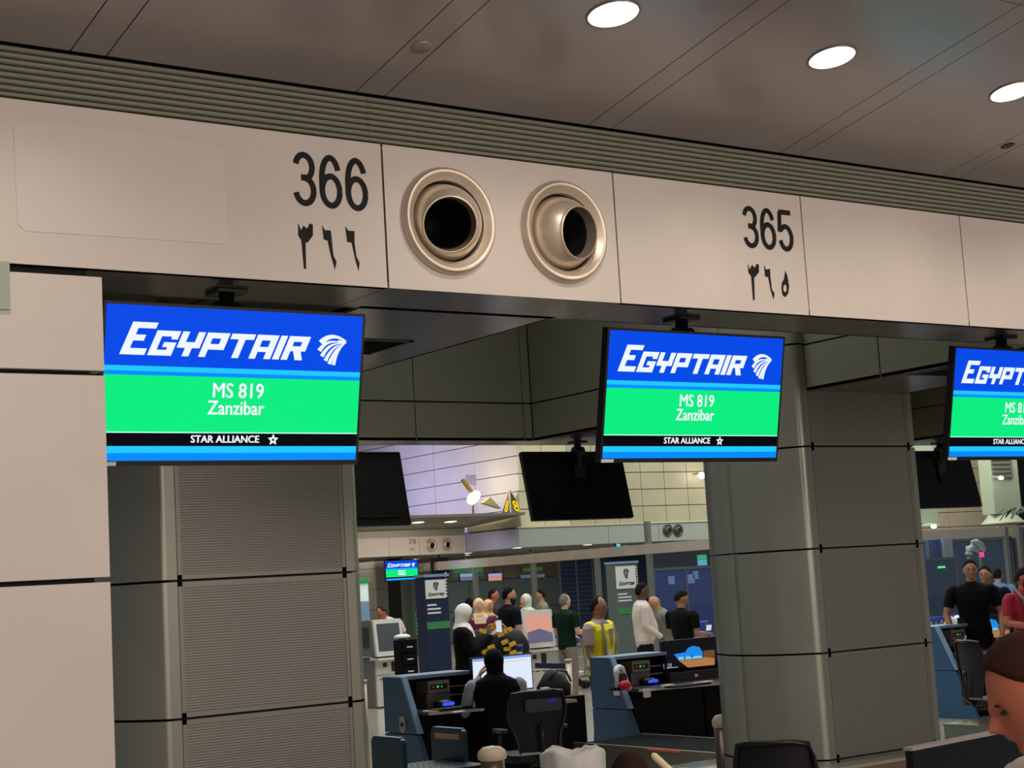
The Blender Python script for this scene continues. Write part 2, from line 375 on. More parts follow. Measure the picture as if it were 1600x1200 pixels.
# blank round cover and dark round sensor
n_ = Vector((0, SL, 1)).normalized()
c = Vector((2.811, 4.391, cz(4.391)))-n_*0.001
MB().lathe([(0.0001, -0.006), (0.034, -0.006), (0.0365, 0.0), (0.0375, 0.002)], c, n_, n=28).build('ceiling_cover', M('cover_plate', (150, 140, 134), 0.4, 0.3), label='small blank round cover between two seams of the grey ceiling', category='cover')
c = Vector((5.856, 4.404, cz(4.404)))-n_*0.001
t = empty('ceiling_sensor', c, label='small dark round sensor in the ceiling strip at far right', category='sensor')
MB().lathe([(0.0001, -0.003), (0.024, -0.003), (0.031, 0.0), (0.032, 0.002)], c, n_, n=28).build('housing', M('sensor_black', (22, 20, 22), 0.3), t)

# soffit behind the fascia
so = empty('ceiling_soffit', (0, YF, ZS), kind='structure')
for i in range(6):
    MB().box((XJ[i]+0.002, YF+0.002, ZS), (XJ[i+1]-0.002, 5.075, ZS+0.02)).build('strip_panel', soffit_m, so)
ISL = [(-1.2, -0.218), (2.93, 3.817), (6.97, 7.812), (11.01, 11.85)]
for a, b in ISL:
    MB().box((a, 5.079, ZS), (b, 5.745, ZS+0.02)).build('island_panel', soffit_m, so)
    MB().box((a, 5.745, ZS), (b-0.77, 6.12, ZS+0.02)).build('island_panel', soffit_m, so)
    MB().box((b-0.255, 5.745, ZS), (b, 6.12, ZS+0.02)).build('island_panel', soffit_m, so)
    MB().box((a, 6.12, ZS), (b, 9.65, ZS+0.02)).build('island_panel', soffit_m, so)
MB().box((-1.2, 5.079, ZS), (12, 5.12, ZS+0.02)).build('strip_panel', soffit_m, so)
MB().box((-1.2, 9.65, ZS), (14.5, 9.96, ZS+0.02)).build('rear_strip_panel', soffit_m, so)
for k, (a, b) in enumerate(ISL[1:3]):
    lab = ['black square air grille in the metal soffit beside the first screen', 'black square air grille in the metal soffit beside the third screen'][k]
    t = empty('air_grille', (b-0.51, 5.93, ZS), label=lab, category='vent')
    g = MB(); g.box((b-0.77, 5.745, ZS-0.004), (b-0.255, 5.765, ZS+0.004)).box((b-0.77, 6.10, ZS-0.004), (b-0.255, 6.12, ZS+0.004))
    g.box((b-0.77, 5.745, ZS-0.004), (b-0.75, 6.12, ZS+0.004)).box((b-0.275, 5.745, ZS-0.004), (b-0.255, 6.12, ZS+0.004)); g.build('frame', black_m, t)
    MB().box((b-0.77, 5.745, ZS+0.06), (b-0.255, 6.12, ZS+0.065)).build('duct', gap_m, t)
    for j in range(9):
        y = 5.79+j*0.037
        MB().prism([(b-0.75, y, ZS), (b-0.75, y+0.004, ZS), (b-0.75, y+0.022, ZS+0.025), (b-0.75, y+0.018, ZS+0.025)], (0.475, 0, 0)).build('blade', black_m, t)
# walls of the voids between the soffit islands
vw = empty('wall_void', (0, 9.65, ZS), kind='structure')
ZJ = 3.20
def vpanel(x0, x1, y0, y1, z0, z1):
    MB().box((x0, y0, z0), (x1, y1, z1)).build('panel', void_m, vw, bevel=0.002)
for a, b in ((-0.218, 2.93), (3.817, 6.97), (7.812, 11.01)):
    for z0, z1 in ((ZS, ZJ-0.005), (ZJ+0.005, 3.80), (3.81, 4.5)):
        w = (b-a)/3.1
        xs = [a]+[b-0.04-w*q for q in (2.97, 1.985, 1, 0)]
        xs = [a, b-2.0*1.0-0.03, b-1.01, b-0.07, b-0.0]
        xs = [a, b-2.02-0.005, b-1.01, b-0.075, b]
        for i in range(len(xs)-1): vpanel(xs[i]+0.004, xs[i+1]-0.004, 9.65, 9.67, z0, z1)
        for j in range(4):
            y0 = 5.12+j*1.132; vpanel(b, b+0.02, y0+0.004, y0+1.132-0.004, z0, z1)
            vpanel(a-0.02, a, y0+0.004, y0+1.132-0.004, z0, z1)
        vpanel(a, b, 5.10, 5.115, z0, z1)
    vpanel(a, b, 5.1, 9.65, 4.5, 4.52)
MB().box((-1.3, 9.68, ZS+0.02), (14.5, 9.72, 4.5)).box((b+0.02, 5.1, ZS+0.02), (b+0.05, 9.65, 4.5)).build('backing', gap_m, vw)
MB().box((-1.3, 9.93, ZS), (14.5, 9.96, 4.6)).build('rear_face', void_m, vw)
MB().box((-1.3, 4.8, 4.53), (14.5, 9.96, 4.6)).build('roof_deck', gap_m, vw)
# white clad pillar at the left
pil = empty('wall_pillar', (0.9, YF, 0), kind='structure')
zz = [0.0, 0.73, 1.345, 1.962, 2.59, 2.905]; zz = [0.73-0.61, 0.73, 1.345, 1.967, 2.597, 2.905]
for i in range(5):
    MB().box((0.2, YF, zz[i]+0.008), (1.817, YF+0.03, zz[i+1]-0.007)).build('panel', white_panel, pil, bevel=0.0015)
    MB().box((1.787, YF+0.031, zz[i]+0.008), (1.817, YF+0.06, zz[i+1]-0.007)).build('panel', white_panel, pil)
MB().box((0.2, YF+0.035, 0), (1.78, YF+0.07, ZS)).build('core', gap_m, pil)
MB().box((0.9, YF-0.012, 2.78), (1.527, YF-0.001, 2.925)).build('end_plate', M('pale_green_plate', (150, 160, 145), 0.4), pil)
# round columns with flat perforated front
def column(cx, lab, cyy=7.285, z_top=4.48, YFc=6.83, R=0.66, zj=None, zoff=0.0, hw=0.478, full=True, half=False):
    t = empty('column', (cx, cyy, 0), label=lab, category='column', group='round metal clad columns')
    zj = zj or [0.02, 0.155, 0.765, 1.377, 1.985, 2.59, 3.205, 3.815, 4.42]
    n = 40; a0 = math.asin(hw/R)
    for i in range(len(zj)-1):
        if i > 5 and half: break
        z0, z1 = zj[i]+0.0055, zj[i+1]-0.0055
        # curved cladding from the front left corner round the back
        segs = [(-PI/2-a0-0.0, -PI*1.02+0.0), (-PI*1.02, -1.5*PI), (-1.5*PI, -1.98*PI), (-1.98*PI, -2.5*PI+a0)]
        for (t0, t1) in segs:
            b = MB(); m = 12; vs = []
            for rr in (R, R-0.02):
                for z in (z0, z1):
                    for k in range(m+1):
                        th = t0+(t1-t0)*(k+0.0)/m; vs.append((cx+rr*math.cos(th), cyy+rr*math.sin(th), z))
            w = m+1
            for k in range(m):
                b.add([vs[k], vs[k+1], vs[w+k+1], vs[w+k]], [(0, 1, 2, 3)], smooth=True)
            b.add([vs[0], vs[w], vs[3*w], vs[2*w]], [(0, 1, 2, 3)]); b.add([vs[m], vs[w+m], vs[3*w+m], vs[2*w+m]], [(0, 1, 2, 3)])
            o = b.build('cladding_panel', col_m, t)
        yf = YFc
        fr = MB(); fr.box((cx-hw, yf, z0), (cx-hw+0.05, yf+0.02, z1)).box((cx+hw-0.045, yf, z0), (cx+hw, yf+0.02, z1))
        fr.build('edge_strip', rim_m, t)
        fr = MB(); x0, x1 = cx-hw+0.053, cx+hw-0.048
        fr.box((x0, yf, z0), (x0+0.02, yf+0.02, z1)).box((x1-0.02, yf, z0), (x1, yf+0.02, z1)).box((x0, yf, z0), (x1, yf+0.02, z0+0.02)).box((x0, yf, z1-0.02), (x1, yf+0.02, z1))
        fr.build('panel_frame', M('panel_frame', (128, 127, 116), 0.4, 0.45), t)
        MB().box((x0+0.018, yf+0.003, z0+0.018), (x1-0.018, yf+0.02, z1-0.018)).build('perforated_panel', perf_m, t)
    MB().cyl((cx, cyy+0.03, 0.0), (cx, cyy+0.03, z_top if not half else ZS), R-0.2, n=32).box((cx-hw+0.02, YFc+0.021, 0), (cx+hw-0.02, cyy, z_top if not half else 2.9)).build('core', gap_m, t)
    return t
column(3.356, 'large grey metal column with perforated front below the first screen')
column(7.390, 'grey metal column with curved left side between second and third screens')

# ============================================================ round air nozzles in the fascia
def air_nozzle(x, z, n, lab):
    t = empty('air_nozzle', (x, YF, z), label=lab, category='vent', group='pairs of round metal air nozzles')
    c = Vector((x, YF, z)); ax = Vector((0, -1, 0))
    g = MB()
    for pr in ([(0.1955, -0.001), (0.1965, 0.008), (0.192, 0.020), (0.184, 0.026)], [(0.184, 0.026), (0.176, 0.027), (0.172, 0.024)], [(0.172, 0.024), (0.149, 0.006)], [(0.149, 0.006), (0.147, -0.010)]):
        g.lathe(pr, c, ax, n=64)
    g.build('flange', jet_m, t, merge=False)
    n = Vector(n).normalized(); bc = c+ax*(-0.040); R = 0.1425; pr = []
    for k in range(14):
        a = math.radians(92-(92-45)*k/13); pr.append((R*math.sin(a), R*math.cos(a)))
    rl, hl = pr[-1]; g = MB(); g.lathe(pr, bc, n, n=64)
    g.lathe([(rl, hl), (rl+.001, hl+.010)], bc, n, n=64); g.lathe([(rl+.001, hl+.010), (rl-.001, hl+.0135), (rl-.005, hl+.0125)], bc, n, n=64)
    g.build('ball', jet_m, t, merge=False)
    g = MB(); g.lathe([(rl-.005, hl+.0125), (rl-.012, hl-.03)], bc, n, n=64); g.build('lip', M('nozzle_lip', (150, 132, 118), .4, .4), t)
    MB().lathe([(rl-.012, hl-.03), (rl-.02, hl-.13), (rl-.04, hl-.3), (0.001, hl-.31)], bc, n, n=64).build('bore', M('nozzle_bore', (12, 11, 10), 0.6), t)
    MB().lathe([(.1475, -.012), (.10, -.09)], c, ax, n=48).build('gasket', gap_m, t)
    return t
air_nozzle(3.108, 3.180, (-0.30, -0.92, -0.24), 'left round air nozzle beside the number 366, its mouth facing the viewer')
air_nozzle(3.622, 3.180, (0.20, -0.95, -0.12), 'right round air nozzle of the near pair, its mouth turned to the right')

# ============================================================ display screens
S_BLUE = M('screen_blue', (2, 74, 232), emit=1.0); S_CY = M('screen_cyan', (30, 200, 255), emit=1.0); S_AZ = M('screen_azure', (0, 140, 255), emit=1.0)
S_GR = M('screen_green', (8, 238, 128), emit=1.0); S_WH = M('screen_white', (240, 248, 255), emit=1.0); S_BK = M('screen_black', (3, 3, 14), emit=1.0); S_GW = M('screen_pale_green', (190, 255, 225), emit=1.0)
SM_ = [S_BLUE, S_CY, S_AZ, S_GR, S_WH, S_BK, S_GW]
GL = {'E': [(0, 0, .30, 1.30), (0, 1.06, .97, 1.30), (0, .56, .70, .80), (0, 0, .95, .26)],
      'G': [(0, 0, .27, 1), (0, .77, .92, 1), (0, 0, .92, .23), (.64, 0, .92, .52), (.44, .34, .92, .54), (.66, .66, .92, 1)],
      'Y': [(0, .36, .27, 1), (0, .34, .90, .58), (.62, .36, .90, 1), (.33, 0, .60, .5)],
      'P': [(0, 0, .27, 1), (0, .77, .90, 1), (.62, .33, .90, 1), (0, .31, .90, .54)],
      'T': [(0, .77, .97, 1), (.35, 0, .63, 1)], 'A': [(0, 0, .27, 1), (0, .77, .90, 1), (.62, 0, .90, 1), (.2, .29, .7, .50)],
      'I': [(0, 0, .28, 1)], 'R': [(0, 0, .27, 1), (0, .77, .90, 1), (.62, .40, .90, 1), (0, .37, .90, .58)]}
WD = {'E': .97, 'G': .92, 'Y': .90, 'P': .90, 'T': .97, 'A': .90, 'I': .28, 'R': .92}
def logo_word(b, T, x0, z0, ux, uz, shear, y, mi):
    x = 0
    for ch in 'EGYPTAIR':
        for (a, c, d, e) in GL[ch]:
            q = [(a, c), (d, c), (d, e), (a, e)]
            b.add([(x0+(x+p)*ux+r*uz*shear, y, z0+r*uz) for p, r in q], [(0, 1, 2, 3)], mi, T)
        if ch == 'R':
            q = [(.36, .42), (.60, 0), (.92, 0), (.68, .42)]
            b.add([(x0+(x+p)*ux+r*uz*shear, y, z0+r*uz) for p, r in q], [(0, 1, 2, 3)], mi, T)
        x += WD[ch]+0.085
def falcon(b, T, x0, z0, w, h, y, mi):
    def P(u, v): return (x0+u*w, y, z0+v*h)
    def strip(p0, p1, p2, w0, w1, n=8):
        L_, R_ = [], []
        for k in range(n+1):
            t = k/n; q = [(1-t)**2*p0[i]+2*t*(1-t)*p1[i]+t*t*p2[i] for i in (0, 1)]
            d = [2*(1-t)*(p1[i]-p0[i])+2*t*(p2[i]-p1[i]) for i in (0, 1)]; l = math.hypot(*d); ww = w0+(w1-w0)*t
            nx, ny = -d[1]/l*ww, d[0]/l*ww; L_.append(P(q[0]+nx, q[1]+ny)); R_.append(P(q[0]-nx, q[1]-ny))
        vs = L_+R_; b.add(vs, [(k, k+1, n+2+k, n+1+k) for k in range(n)], mi, T)
    strip((.98, .80), (.45, 1.12), (.10, .72), .025, .10)
    strip((.80, .76), (.28, .86), (.06, .46), .012, .075)
    strip((.80, .72), (.38, .74), (.16, .28), .012, .07)
    strip((.80, .68), (.50, .62), (.29, .14), .012, .065)
    strip((.80, .64), (.60, .52), (.43, .04), .014, .065)
    strip((.98, .78), (.66, .56), (.58, .01), .03, .06)
    b.add([P(.70, .74), P(.70, .84), P(1.0, .80), P(.90, .70)], [(0, 1, 2, 3)], mi, T)
def screen_image(b, T, W, Hh, m=0.010, detail=True):
    x0, x1, z0, z1 = m, W-m, 0.017, Hh-m; w = x1-x0; h = z1-z0
    V = lambda v: z1-v*h
    for v0, v1, mi in ((0, .388, 0), (.388, .422, 1), (.422, .447, 2), (.447, .812, 3), (.812, .820, 6), (.820, .905, 5), (.905, .950, 1), (.950, 1.0, 2)):
        b.add([(x0, -.0005, V(v1)), (x1, -.0005, V(v1)), (x1, -.0005, V(v0)), (x0, -.0005, V(v0))], [(0, 1, 2, 3)], mi, T)
    logo_word(b, T, x0+.052*w, V(.318), .0905*w/.95, .162*h, .40, -.0012, 4)
    falcon(b, T, x0+.815*w, V(.345), .120*w, .210*h, -.0012, 4)
    b_ = MB()
    def tx(s_, u, v, size, sx, al='CENTER'):
        vs, fs = glyphs(s_, al); ex = T.to_3x3() @ Vector((1, 0, 0)); ez = T.to_3x3() @ Vector((0, 0, 1)); p = T @ Vector((x0+u*w, -.0012, V(v)))
        for off in ((0, 0), (.0022, 0), (0, .0012)):
            b.add([p+ex*(q[0]*size*sx+off[0])+ez*(q[1]*size+off[1]) for q in vs], fs, 4)
    if detail:
        tx('MS 819', .503, .583, .070, .90); tx('Zanzibar', .498, .695, .066, .88)
        tx('STAR ALLIANCE', .462, .882, .034, 1.02)
        cx, cz_ = x0+.652*w, V(.862)
        for k in range(5):
            a = PI/2+2*PI*k/5; r = .021
            o = (cx+r*math.cos(a), cz_+r*math.sin(a)); i1 = (cx+r*.45*math.cos(a+.7), cz_+r*.45*math.sin(a+.7)); i2 = (cx+r*.45*math.cos(a-.7), cz_+r*.45*math.sin(a-.7))
            b.add([(o[0], -.0012, o[1]), (i1[0], -.0012, i1[1]), (cx+r*.15*math.cos(a), -.0012, cz_+r*.15*math.sin(a)), (i2[0], -.0012, i2[1])], [(0, 1, 2, 3)], 4, T)
    else:
        for v in (.50, .60, .68): b.add([(x0+.38*w, -.0012, V(v+.05)), (x0+.62*w, -.0012, V(v+.05)), (x0+.62*w, -.0012, V(v)), (x0+.38*w, -.0012, V(v))], [(0, 1, 2, 3)], 4, T)
def hang_screen(loc, flip, lab, grp, W=0.95, Hh=0.529, tilt=11.64, zmount=0.09, lit=True, detail=True, sc=1.0):
    # loc: top edge centre at the face; the top leans out
    t = empty('display_screen', loc, label=lab, category='screen', group=grp)
    R = Matrix.Translation(Vector(loc)) @ Matrix.Rotation(flip, 4, 'Z') @ Matrix.Rotation(math.radians(tilt), 4, 'X') @ Matrix.Translation(Vector((-W/2, 0, -Hh)))
    MB().rbox((0, 0.0, 0), (W, 0.035, Hh), 0.006, T=R, axis='y').box((0.08, 0.035, 0.05), (W-0.08, 0.06, Hh-0.08), T=R).build('housing', black_m, t)
    if lit:
        b = MB(); screen_image(b, R, W, Hh, detail=detail); b.build('screen_image', SM_, t)
        if detail: MB().box((0.004, -0.002, 0.001), (0.065, 0.0, 0.014), T=R).build('sticker', M('sticker', (205, 200, 200), 0.5), t)
    else:
        g = MB(); g.box((0.1, 0.061, 0.08), (W-0.1, 0.064, Hh-0.11), T=R)
        for k in range(6): g.box((0.14+k*0.12, 0.064, 0.20), (0.15+k*0.12, 0.066, 0.34), T=R)
        g.box((W/2-0.06, 0.064, Hh*0.42), (W/2+0.06, 0.085, Hh*0.58), T=R)
        g.build('back_cover', M('black_back', (17, 16, 18), 0.3), t)
    A = Matrix.Translation(Vector(loc)) @ Matrix.Rotation(flip, 4, 'Z')
    s = MB(); s.cyl((0, 0.11, -0.12), (0, 0.11, zmount-0.006), 0.026, T=A, n=16).box((-0.055, 0.055, zmount-0.012), (0.055, 0.165, zmount-0.0015), T=A)
    s.box((-0.05, 0.07, -0.30), (0.05, 0.12, -0.08), T=A).cyl((-0.04, 0.11, 0.0), (0.04, 0.11, 0.0), 0.038, T=A)
    s.build('ceiling_mount', black_m, t)
    return t
GN = 'flight screens hanging under the front bulkhead'
ZT = 2.8485
for x, lab in ((2.338, 'lit blue and green flight screen on the left, under the number 366'), (4.368, 'lit blue and green flight screen in the middle, left of the round column'),
               (6.398, 'lit blue and green flight screen cut off by the right edge')):
    hang_screen((x, 4.85, ZT), 0, lab, GN, zmount=ZS-ZT)
for x, lab in ((5.43, 'black back of a hanging screen just right of the left column'), (7.43, 'black back of a hanging screen left of the curved column, whole'), (11.53, 'black back of a hanging screen right of the second column')):
    hang_screen((x, 9.83, 2.85), PI, lab, 'screens hanging from the rear of the bulkhead with their backs to the viewer', zmount=ZS-2.85, lit=False)
# ============================================================ floor, far halls
MB().box((-15, -8, -0.1), (75, 75, 0)).build('floor', floor_m, kind='structure')
MB().box((-15, -8, 9.5), (75, 75, 9.6)).build('ceiling_hall', M('hall_ceiling', (120, 116, 108), 0.7), kind='structure')
stone_m = M('cream_stone', (196, 188, 158), 0.5, noise=0.06, nscale=1.2)
stone2_m = M('taupe_stone', (168, 158, 136), 0.5, noise=0.08, nscale=1.2)
fgrey_m = M('grey_green_fascia', (150, 156, 150), 0.45, noise=0.03)
flav_m = M('purple_lit_fascia', (176, 178, 205), 0.45)  # purple light on the side face put into the panel colour
XB, YB = 26.03, 37.0
wb = empty('wall_block', (XB, YB, 3), kind='structure')
for r in range(7):
    z0 = 3.46+r*0.5
    for c in range(6):
        y0 = YB+c*2.2
        MB().box((XB+0.10, y0+0.01, z0+0.012), (XB+0.16, y0+2.19, z0+0.488)).build('tile', stone_m, wb)
    for c in range(24):
        x0 = XB+0.10+c*0.9
        if r == 0 and c >= 18:
            for q in (1, 2): MB().box((x0+0.01, YB+0.10, z0+0.012-.5*q), (x0+0.89, YB+0.16, z0+0.488-.5*q)).build('tile', stone2_m, wb)
        MB().box((x0+0.01, YB+0.10, z0+0.012), (x0+0.89, YB+0.16, z0+0.488)).build('tile', stone_m if c < 2 else stone2_m, wb)
MB().box((XB+0.15, YB+0.15, 2.95), (48, YB+14, 9.4)).build('core', M('block_joint', (95, 90, 78), 0.8), wb)
fb = empty('wall_block_fascia', (XB, YB, 2.9), kind='structure')
xs = [XB, 29.2, 31.1, 33.3, 36, 39, 42]
for i in range(6): MB().box((xs[i]+0.008, YB, 2.90), (xs[i+1]-0.008, YB+0.1, 3.42)).build('panel', fgrey_m, fb)
for y0, y1 in ((YB+0.01, 38.35), (38.36, 39.68)): MB().box((XB, y0, 2.90), (XB+0.1, y1, 3.42)).build('panel', flav_m, fb)
MB().box((XB-0.02, YB-0.03, 3.43), (42, YB+0.1, 3.47)).build('ledge', M('pale_ledge', (190, 184, 160), 0.5), fb)
MB().box((XB+0.1, YB+0.1, 2.9), (42, 46, 2.94)).build('ceiling_lobby', M('lobby_ceiling', (110, 104, 98), 0.4), kind='structure')
# counter unit on the far side, same make as the near one
YG = 39.7
fc = empty('wall_far_counter', (24, YG, 2.87), kind='structure')
gx = [20.4, 21.4, 22.4, 23.43, 24.43, 26.02]
for i in range(5):
    p = MB().box((gx[i]+0.006, YG, 2.875), (gx[i+1]-0.006, YG+0.05, 3.40)).build('panel', white_panel, fc)
    if i == 3:
        b = MB(); b.text('378', (24.20, YG-0.002, 3.20), (1, 0, 0), (0, 0, 1), 0.20, sx=0.8); b.text('٣٧٨', (24.20, YG-0.002, 2.98), (1, 0, 0), (0, 0, 1), 0.15, sx=0.8); b.build('number_marking', ink, p)
b = MB()
for k in range(8): b.box((20.4, YG-0.005, 3.405+k*0.024), (26.02, YG+0.03, 3.423+k*0.024))
b.build('slat', slat_m, fc, kind='stuff')
MB().box((20.4, YG+0.05, 2.88), (26.02, YG+0.1, 3.7)).build('backing', gap_m, fc)
cv = U(820, 803, X=26.0)
MB().prism([(20.4, YG, 3.60), (20.4, cv.y, cv.z-0.02), (20.4, cv.y, cv.z+0.05), (20.4, YG, 3.70)], (5.62, 0, 0)).build('ceiling_canopy', M('far_canopy', (120, 114, 104), 0.4, 0.3), kind='structure')
def cz2(y): return 3.60+(cv.z-0.02-3.60)*(YG-y)/(YG-cv.y)
for px, py, lab in ((653, 816, 'left glowing downlight under the far canopy'), (704, 815, 'right glowing downlight under the far canopy')):
    # intersect with the sloping underside
    d = ray(px, py); k = (cv.z-0.02-3.60)/(cv.y-YG); t = (3.60-k*YG-H)/(d[2]-k*d[1]); p = Vector((d[0]*t, d[1]*t, d[2]*t+H-0.004))
    tt = empty('canopy_downlight', p, label=lab, category='light', group='downlights under the far canopy')
    nn = Vector((0, -k, 1)); MB().lathe([(0.0001, -0.002), (0.17, -0.002)], p, nn, n=20).build('diffuser', lampm, tt); MB().lathe([(0.165, 0.002), (0.17, -0.006), (0.20, -0.006), (0.205, 0.003)], p, nn, n=20).build('trim_ring', MATS['lamp_trim'], tt)
def flat_light(px, py, Z, lab, r=0.17):
    p = U(px, py, Z=Z); p.z -= 0.004; p.y = max(p.y, 37.35) if Z > 2.88 else max(p.y, 40.1)
    tt = empty('soffit_downlight', p, label=lab, category='light', group='small downlights in the far soffits')
    MB().lathe([(0.0001, -0.002), (r, -0.002)], p, (0, 0, 1), n=18).build('diffuser', lampm, tt); MB().lathe([(r-.005, 0.002), (r, -0.006), (r+.03, -0.006), (r+.035, 0.003)], p, (0, 0, 1), n=18).build('trim_ring', MATS['lamp_trim'], tt)
for px, py, lab in ((839, 853, 'glowing downlight under the grey fascia left of the big black screen corner'), (958, 847.5, 'glowing downlight in the dark lobby ceiling, left of three'), (975, 853, 'glowing downlight in the dark lobby ceiling, beside the cyan sign'),
                    (995, 855.5, 'glowing downlight in the dark lobby ceiling, left of the pale post'), (1040, 849, 'glowing downlight in the dark lobby ceiling, beside the curved column')):
    flat_light(px, py, 2.90, lab)
MB().box((20.4, YG+0.1, 2.86), (26.02, 46, 2.88)).build('ceiling_far_soffit', M('far_soffit', (120, 116, 106), 0.4), kind='structure')
for px, py, lab in ((650, 873.5, 'small glowing downlight right of the far green and blue screen'), (730, 867, 'small glowing downlight above the brown wall panels')): flat_light(px, py, 2.855, lab, 0.14)
# nozzles on the far fascias, same design but seen small
def small_nozzle(x, y, z, lab, m=jet_m, r=0.19):
    t = empty('air_nozzle', (x, y, z), label=lab, category='vent', group='air nozzles on the far fascias')
    MB().lathe([(r, 0.0), (r, 0.03), (r*.8, 0.03), (r*.7, 0.0)], (x, y, z), (0, -1, 0), n=24).build('flange', m, t)
    MB().lathe([(r*.7, -0.0), (r*.6, 0.06), (r*.5, 0.09), (r*.46, 0.09), (r*.4, 0.01), (0.001, 0.0)], (x, y, z), (0.12, -1, -0.1), n=24).build('ball', m, t)
    MB().lathe([(r*.44, 0.088), (0.001, 0.086)], (x, y, z), (0.12, -1, -0.1), n=24).build('bore', gap_m, t)
small_nozzle(24.80, YG, 3.14, 'left small round air nozzle right of the number 378'); small_nozzle(25.34, YG, 3.14, 'right small round air nozzle right of the number 378')
dj = M('dark_jet', (90, 88, 84), 0.4, 0.5)
for px, lab in ((1043, 'left dark round air nozzle on the grey fascia'), (1059, 'right dark round air nozzle on the grey fascia')):
    p = U(px, 828.5, Y=YB); small_nozzle(p.x, YB, p.z, lab, dj)
# far screens
def far_screen(x0, x1, y, z0, z1, lab, name='display_screen', lit=True, grp=None):
    t = empty(name, ((x0+x1)/2, y, z1), label=lab, category='screen', group=grp)
    W = x1-x0; Hh = z1-z0; R = Matrix.Translation(Vector((x0, y, z0)))
    MB().box((0, 0, 0), (W, 0.06, Hh), T=R).build('housing', black_m, t)
    if lit: b = MB(); screen_image(b, R, W, Hh, m=0.02, detail=False); b.build('screen_image', SM_, t)
    MB().cyl((W/2, 0.03, Hh), (W/2, 0.03, max(Hh+0.02, 2.874-z0)), 0.03, T=R).build('ceiling_mount', black_m, t)
far_screen(23.33, 24.42, 39.82, 2.18, 2.76, 'small lit blue and green flight screen hanging under the 378 fascia')
far_screen(24.87, 25.46, 39.82, 2.20, 2.78, 'black hanging screen beside the small lit screen under the 378 fascia', lit=False)
far_screen(23.05-1.0, 22.25, 39.82, 2.2, 2.75, 'narrow black hanging screen at far left under the 378 fascia', lit=False)
column(24.72, 'far grey column with perforated front below the 378 fascia', cyy=42.25, YFc=41.7, R=0.82, hw=0.62, half=True)
# brown and grey walls beyond
wf = empty('wall_far', (30, 48, 0), kind='structure')
brown_m = M('brown_wood_panel', (150, 128, 108), 0.45, noise=0.08, nscale=1.0, stretch=(4, 1, 0.3)); gp_m = M('grey_wall_panel', (128, 134, 130), 0.35, noise=0.04)
for k in range(8):
    x0 = 24+k*1.5
    MB().box((x0+0.01, 48, 2.12), (x0+1.49, 48.1, 3.0)).build('panel', brown_m, wf)
    for j in range(2): MB().box((x0+0.01, 48, 0.02+j*1.05), (x0+1.49, 48.1, 1.04+j*1.05)).build('panel', gp_m, wf)
MB().box((10, 48.15, 0), (70, 48.3, 9.5)).build('backing', M('dim_wall', (70, 68, 64), 0.8), wf)
# dark glazed front of the terminal, right of the grey wall
night = M('night_glass', (30, 50, 96), 0.2, 0.0)  # blue reflections of the dark panes put into the base colour
wn = empty('window_1', (40, 46, 0), kind='structure')
for k in range(16):
    x0 = 36+k*2.2
    MB().box((x0+0.05, 46.0, 0.05), (x0+2.15, 46.04, 3.3)).build('pane', night, wn)
    MB().box((x0-0.05, 45.95, 0), (x0+0.05, 46.1, 3.35)).build('mullion', M('mullion_grey', (92, 100, 106), 0.4, 0.4), wn)
    MB().box((x0+0.05, 45.96, 1.25), (x0+2.15, 46.05, 1.32)).build('transom', MATS['mullion_grey'], wn)
# blue booths behind the glass
blue_m = M('booth_blue', (30, 52, 120), 0.35, noise=0.05, nscale=1); blued = M('booth_navy', (28, 58, 98), 0.3); bw = M('poster_pale_blue', (120, 150, 210), 0.4)
def booth(x0, x1, y, h, lab, m, posters=(), seams=3, extras=()):
    t = empty('booth', ((x0+x1)/2, y, 0), label=lab, category='booth')
    n = seams; w = (x1-x0)/n
    for k in range(n): MB().box((x0+k*w+0.02, y, 0.02), (x0+(k+1)*w-0.02, y+0.06, h)).build('wall_panel', m, t, bevel=0.01)
    f = MB(); f.box((x0-0.04, y-0.03, h), (x1+0.04, y+0.1, h+0.07))
    for k in range(n+1): f.box((x0+k*w-0.03, y-0.02, 0), (x0+k*w+0.03, y+0.08, h))
    f.build('frame', MATS['mullion_grey'], t)
    for (a, c, d, e) in posters: MB().box((a, y-0.012, c), (d, y-0.002, e)).build('poster', bw, t)
    return t
b0 = U(1020, 888, Y=32); b1 = U(1102, 884, Y=32)
pz = lambda x, y: U(x, y, Y=31.98)
pl = []
for (xa, ya, xb, yb) in ((1045, 900, 1054, 913), (1073, 897, 1085, 912), (1084, 892, 1091, 905)):
    p = pz(xa, yb); q = pz(xb, ya); pl.append((p.x, p.z, q.x, q.z))
booth(b0.x, b1.x+2.6, 32, b0.z-0.07, 'blue booth with pale posters behind the glass, left of the curved column', blue_m, pl, 4)
b0 = U(873, 876, Y=38.5); b1 = U(924, 872, Y=38.5)
t9 = booth(b0.x, b1.x, 38.5, b0.z, 'dark navy slatted booth behind the glass between the two posts', M('slat_navy', (18, 28, 60), .4), (), 2)
for k in range(12): MB().box((b0.x+.05, 38.46, .9+k*.13), (b1.x-.05, 38.499, .925+k*.13)).build('slat', M('slat_blue', (46, 60, 104), .4), t9)
b0 = U(1440, 873, Y=31); b1 = U(1493, 873, Y=31); booth(b0.x-1.5, b1.x, 31, b0.z-.07, 'navy booth behind the glass at right with a small green lamp', blued, (), 2)
b0 = U(1580, 830, Y=31); booth(b0.x-2.4, b0.x+2.5, 33, 2.4, 'dark blue booth at the far right edge behind the glass', blued, (), 3)
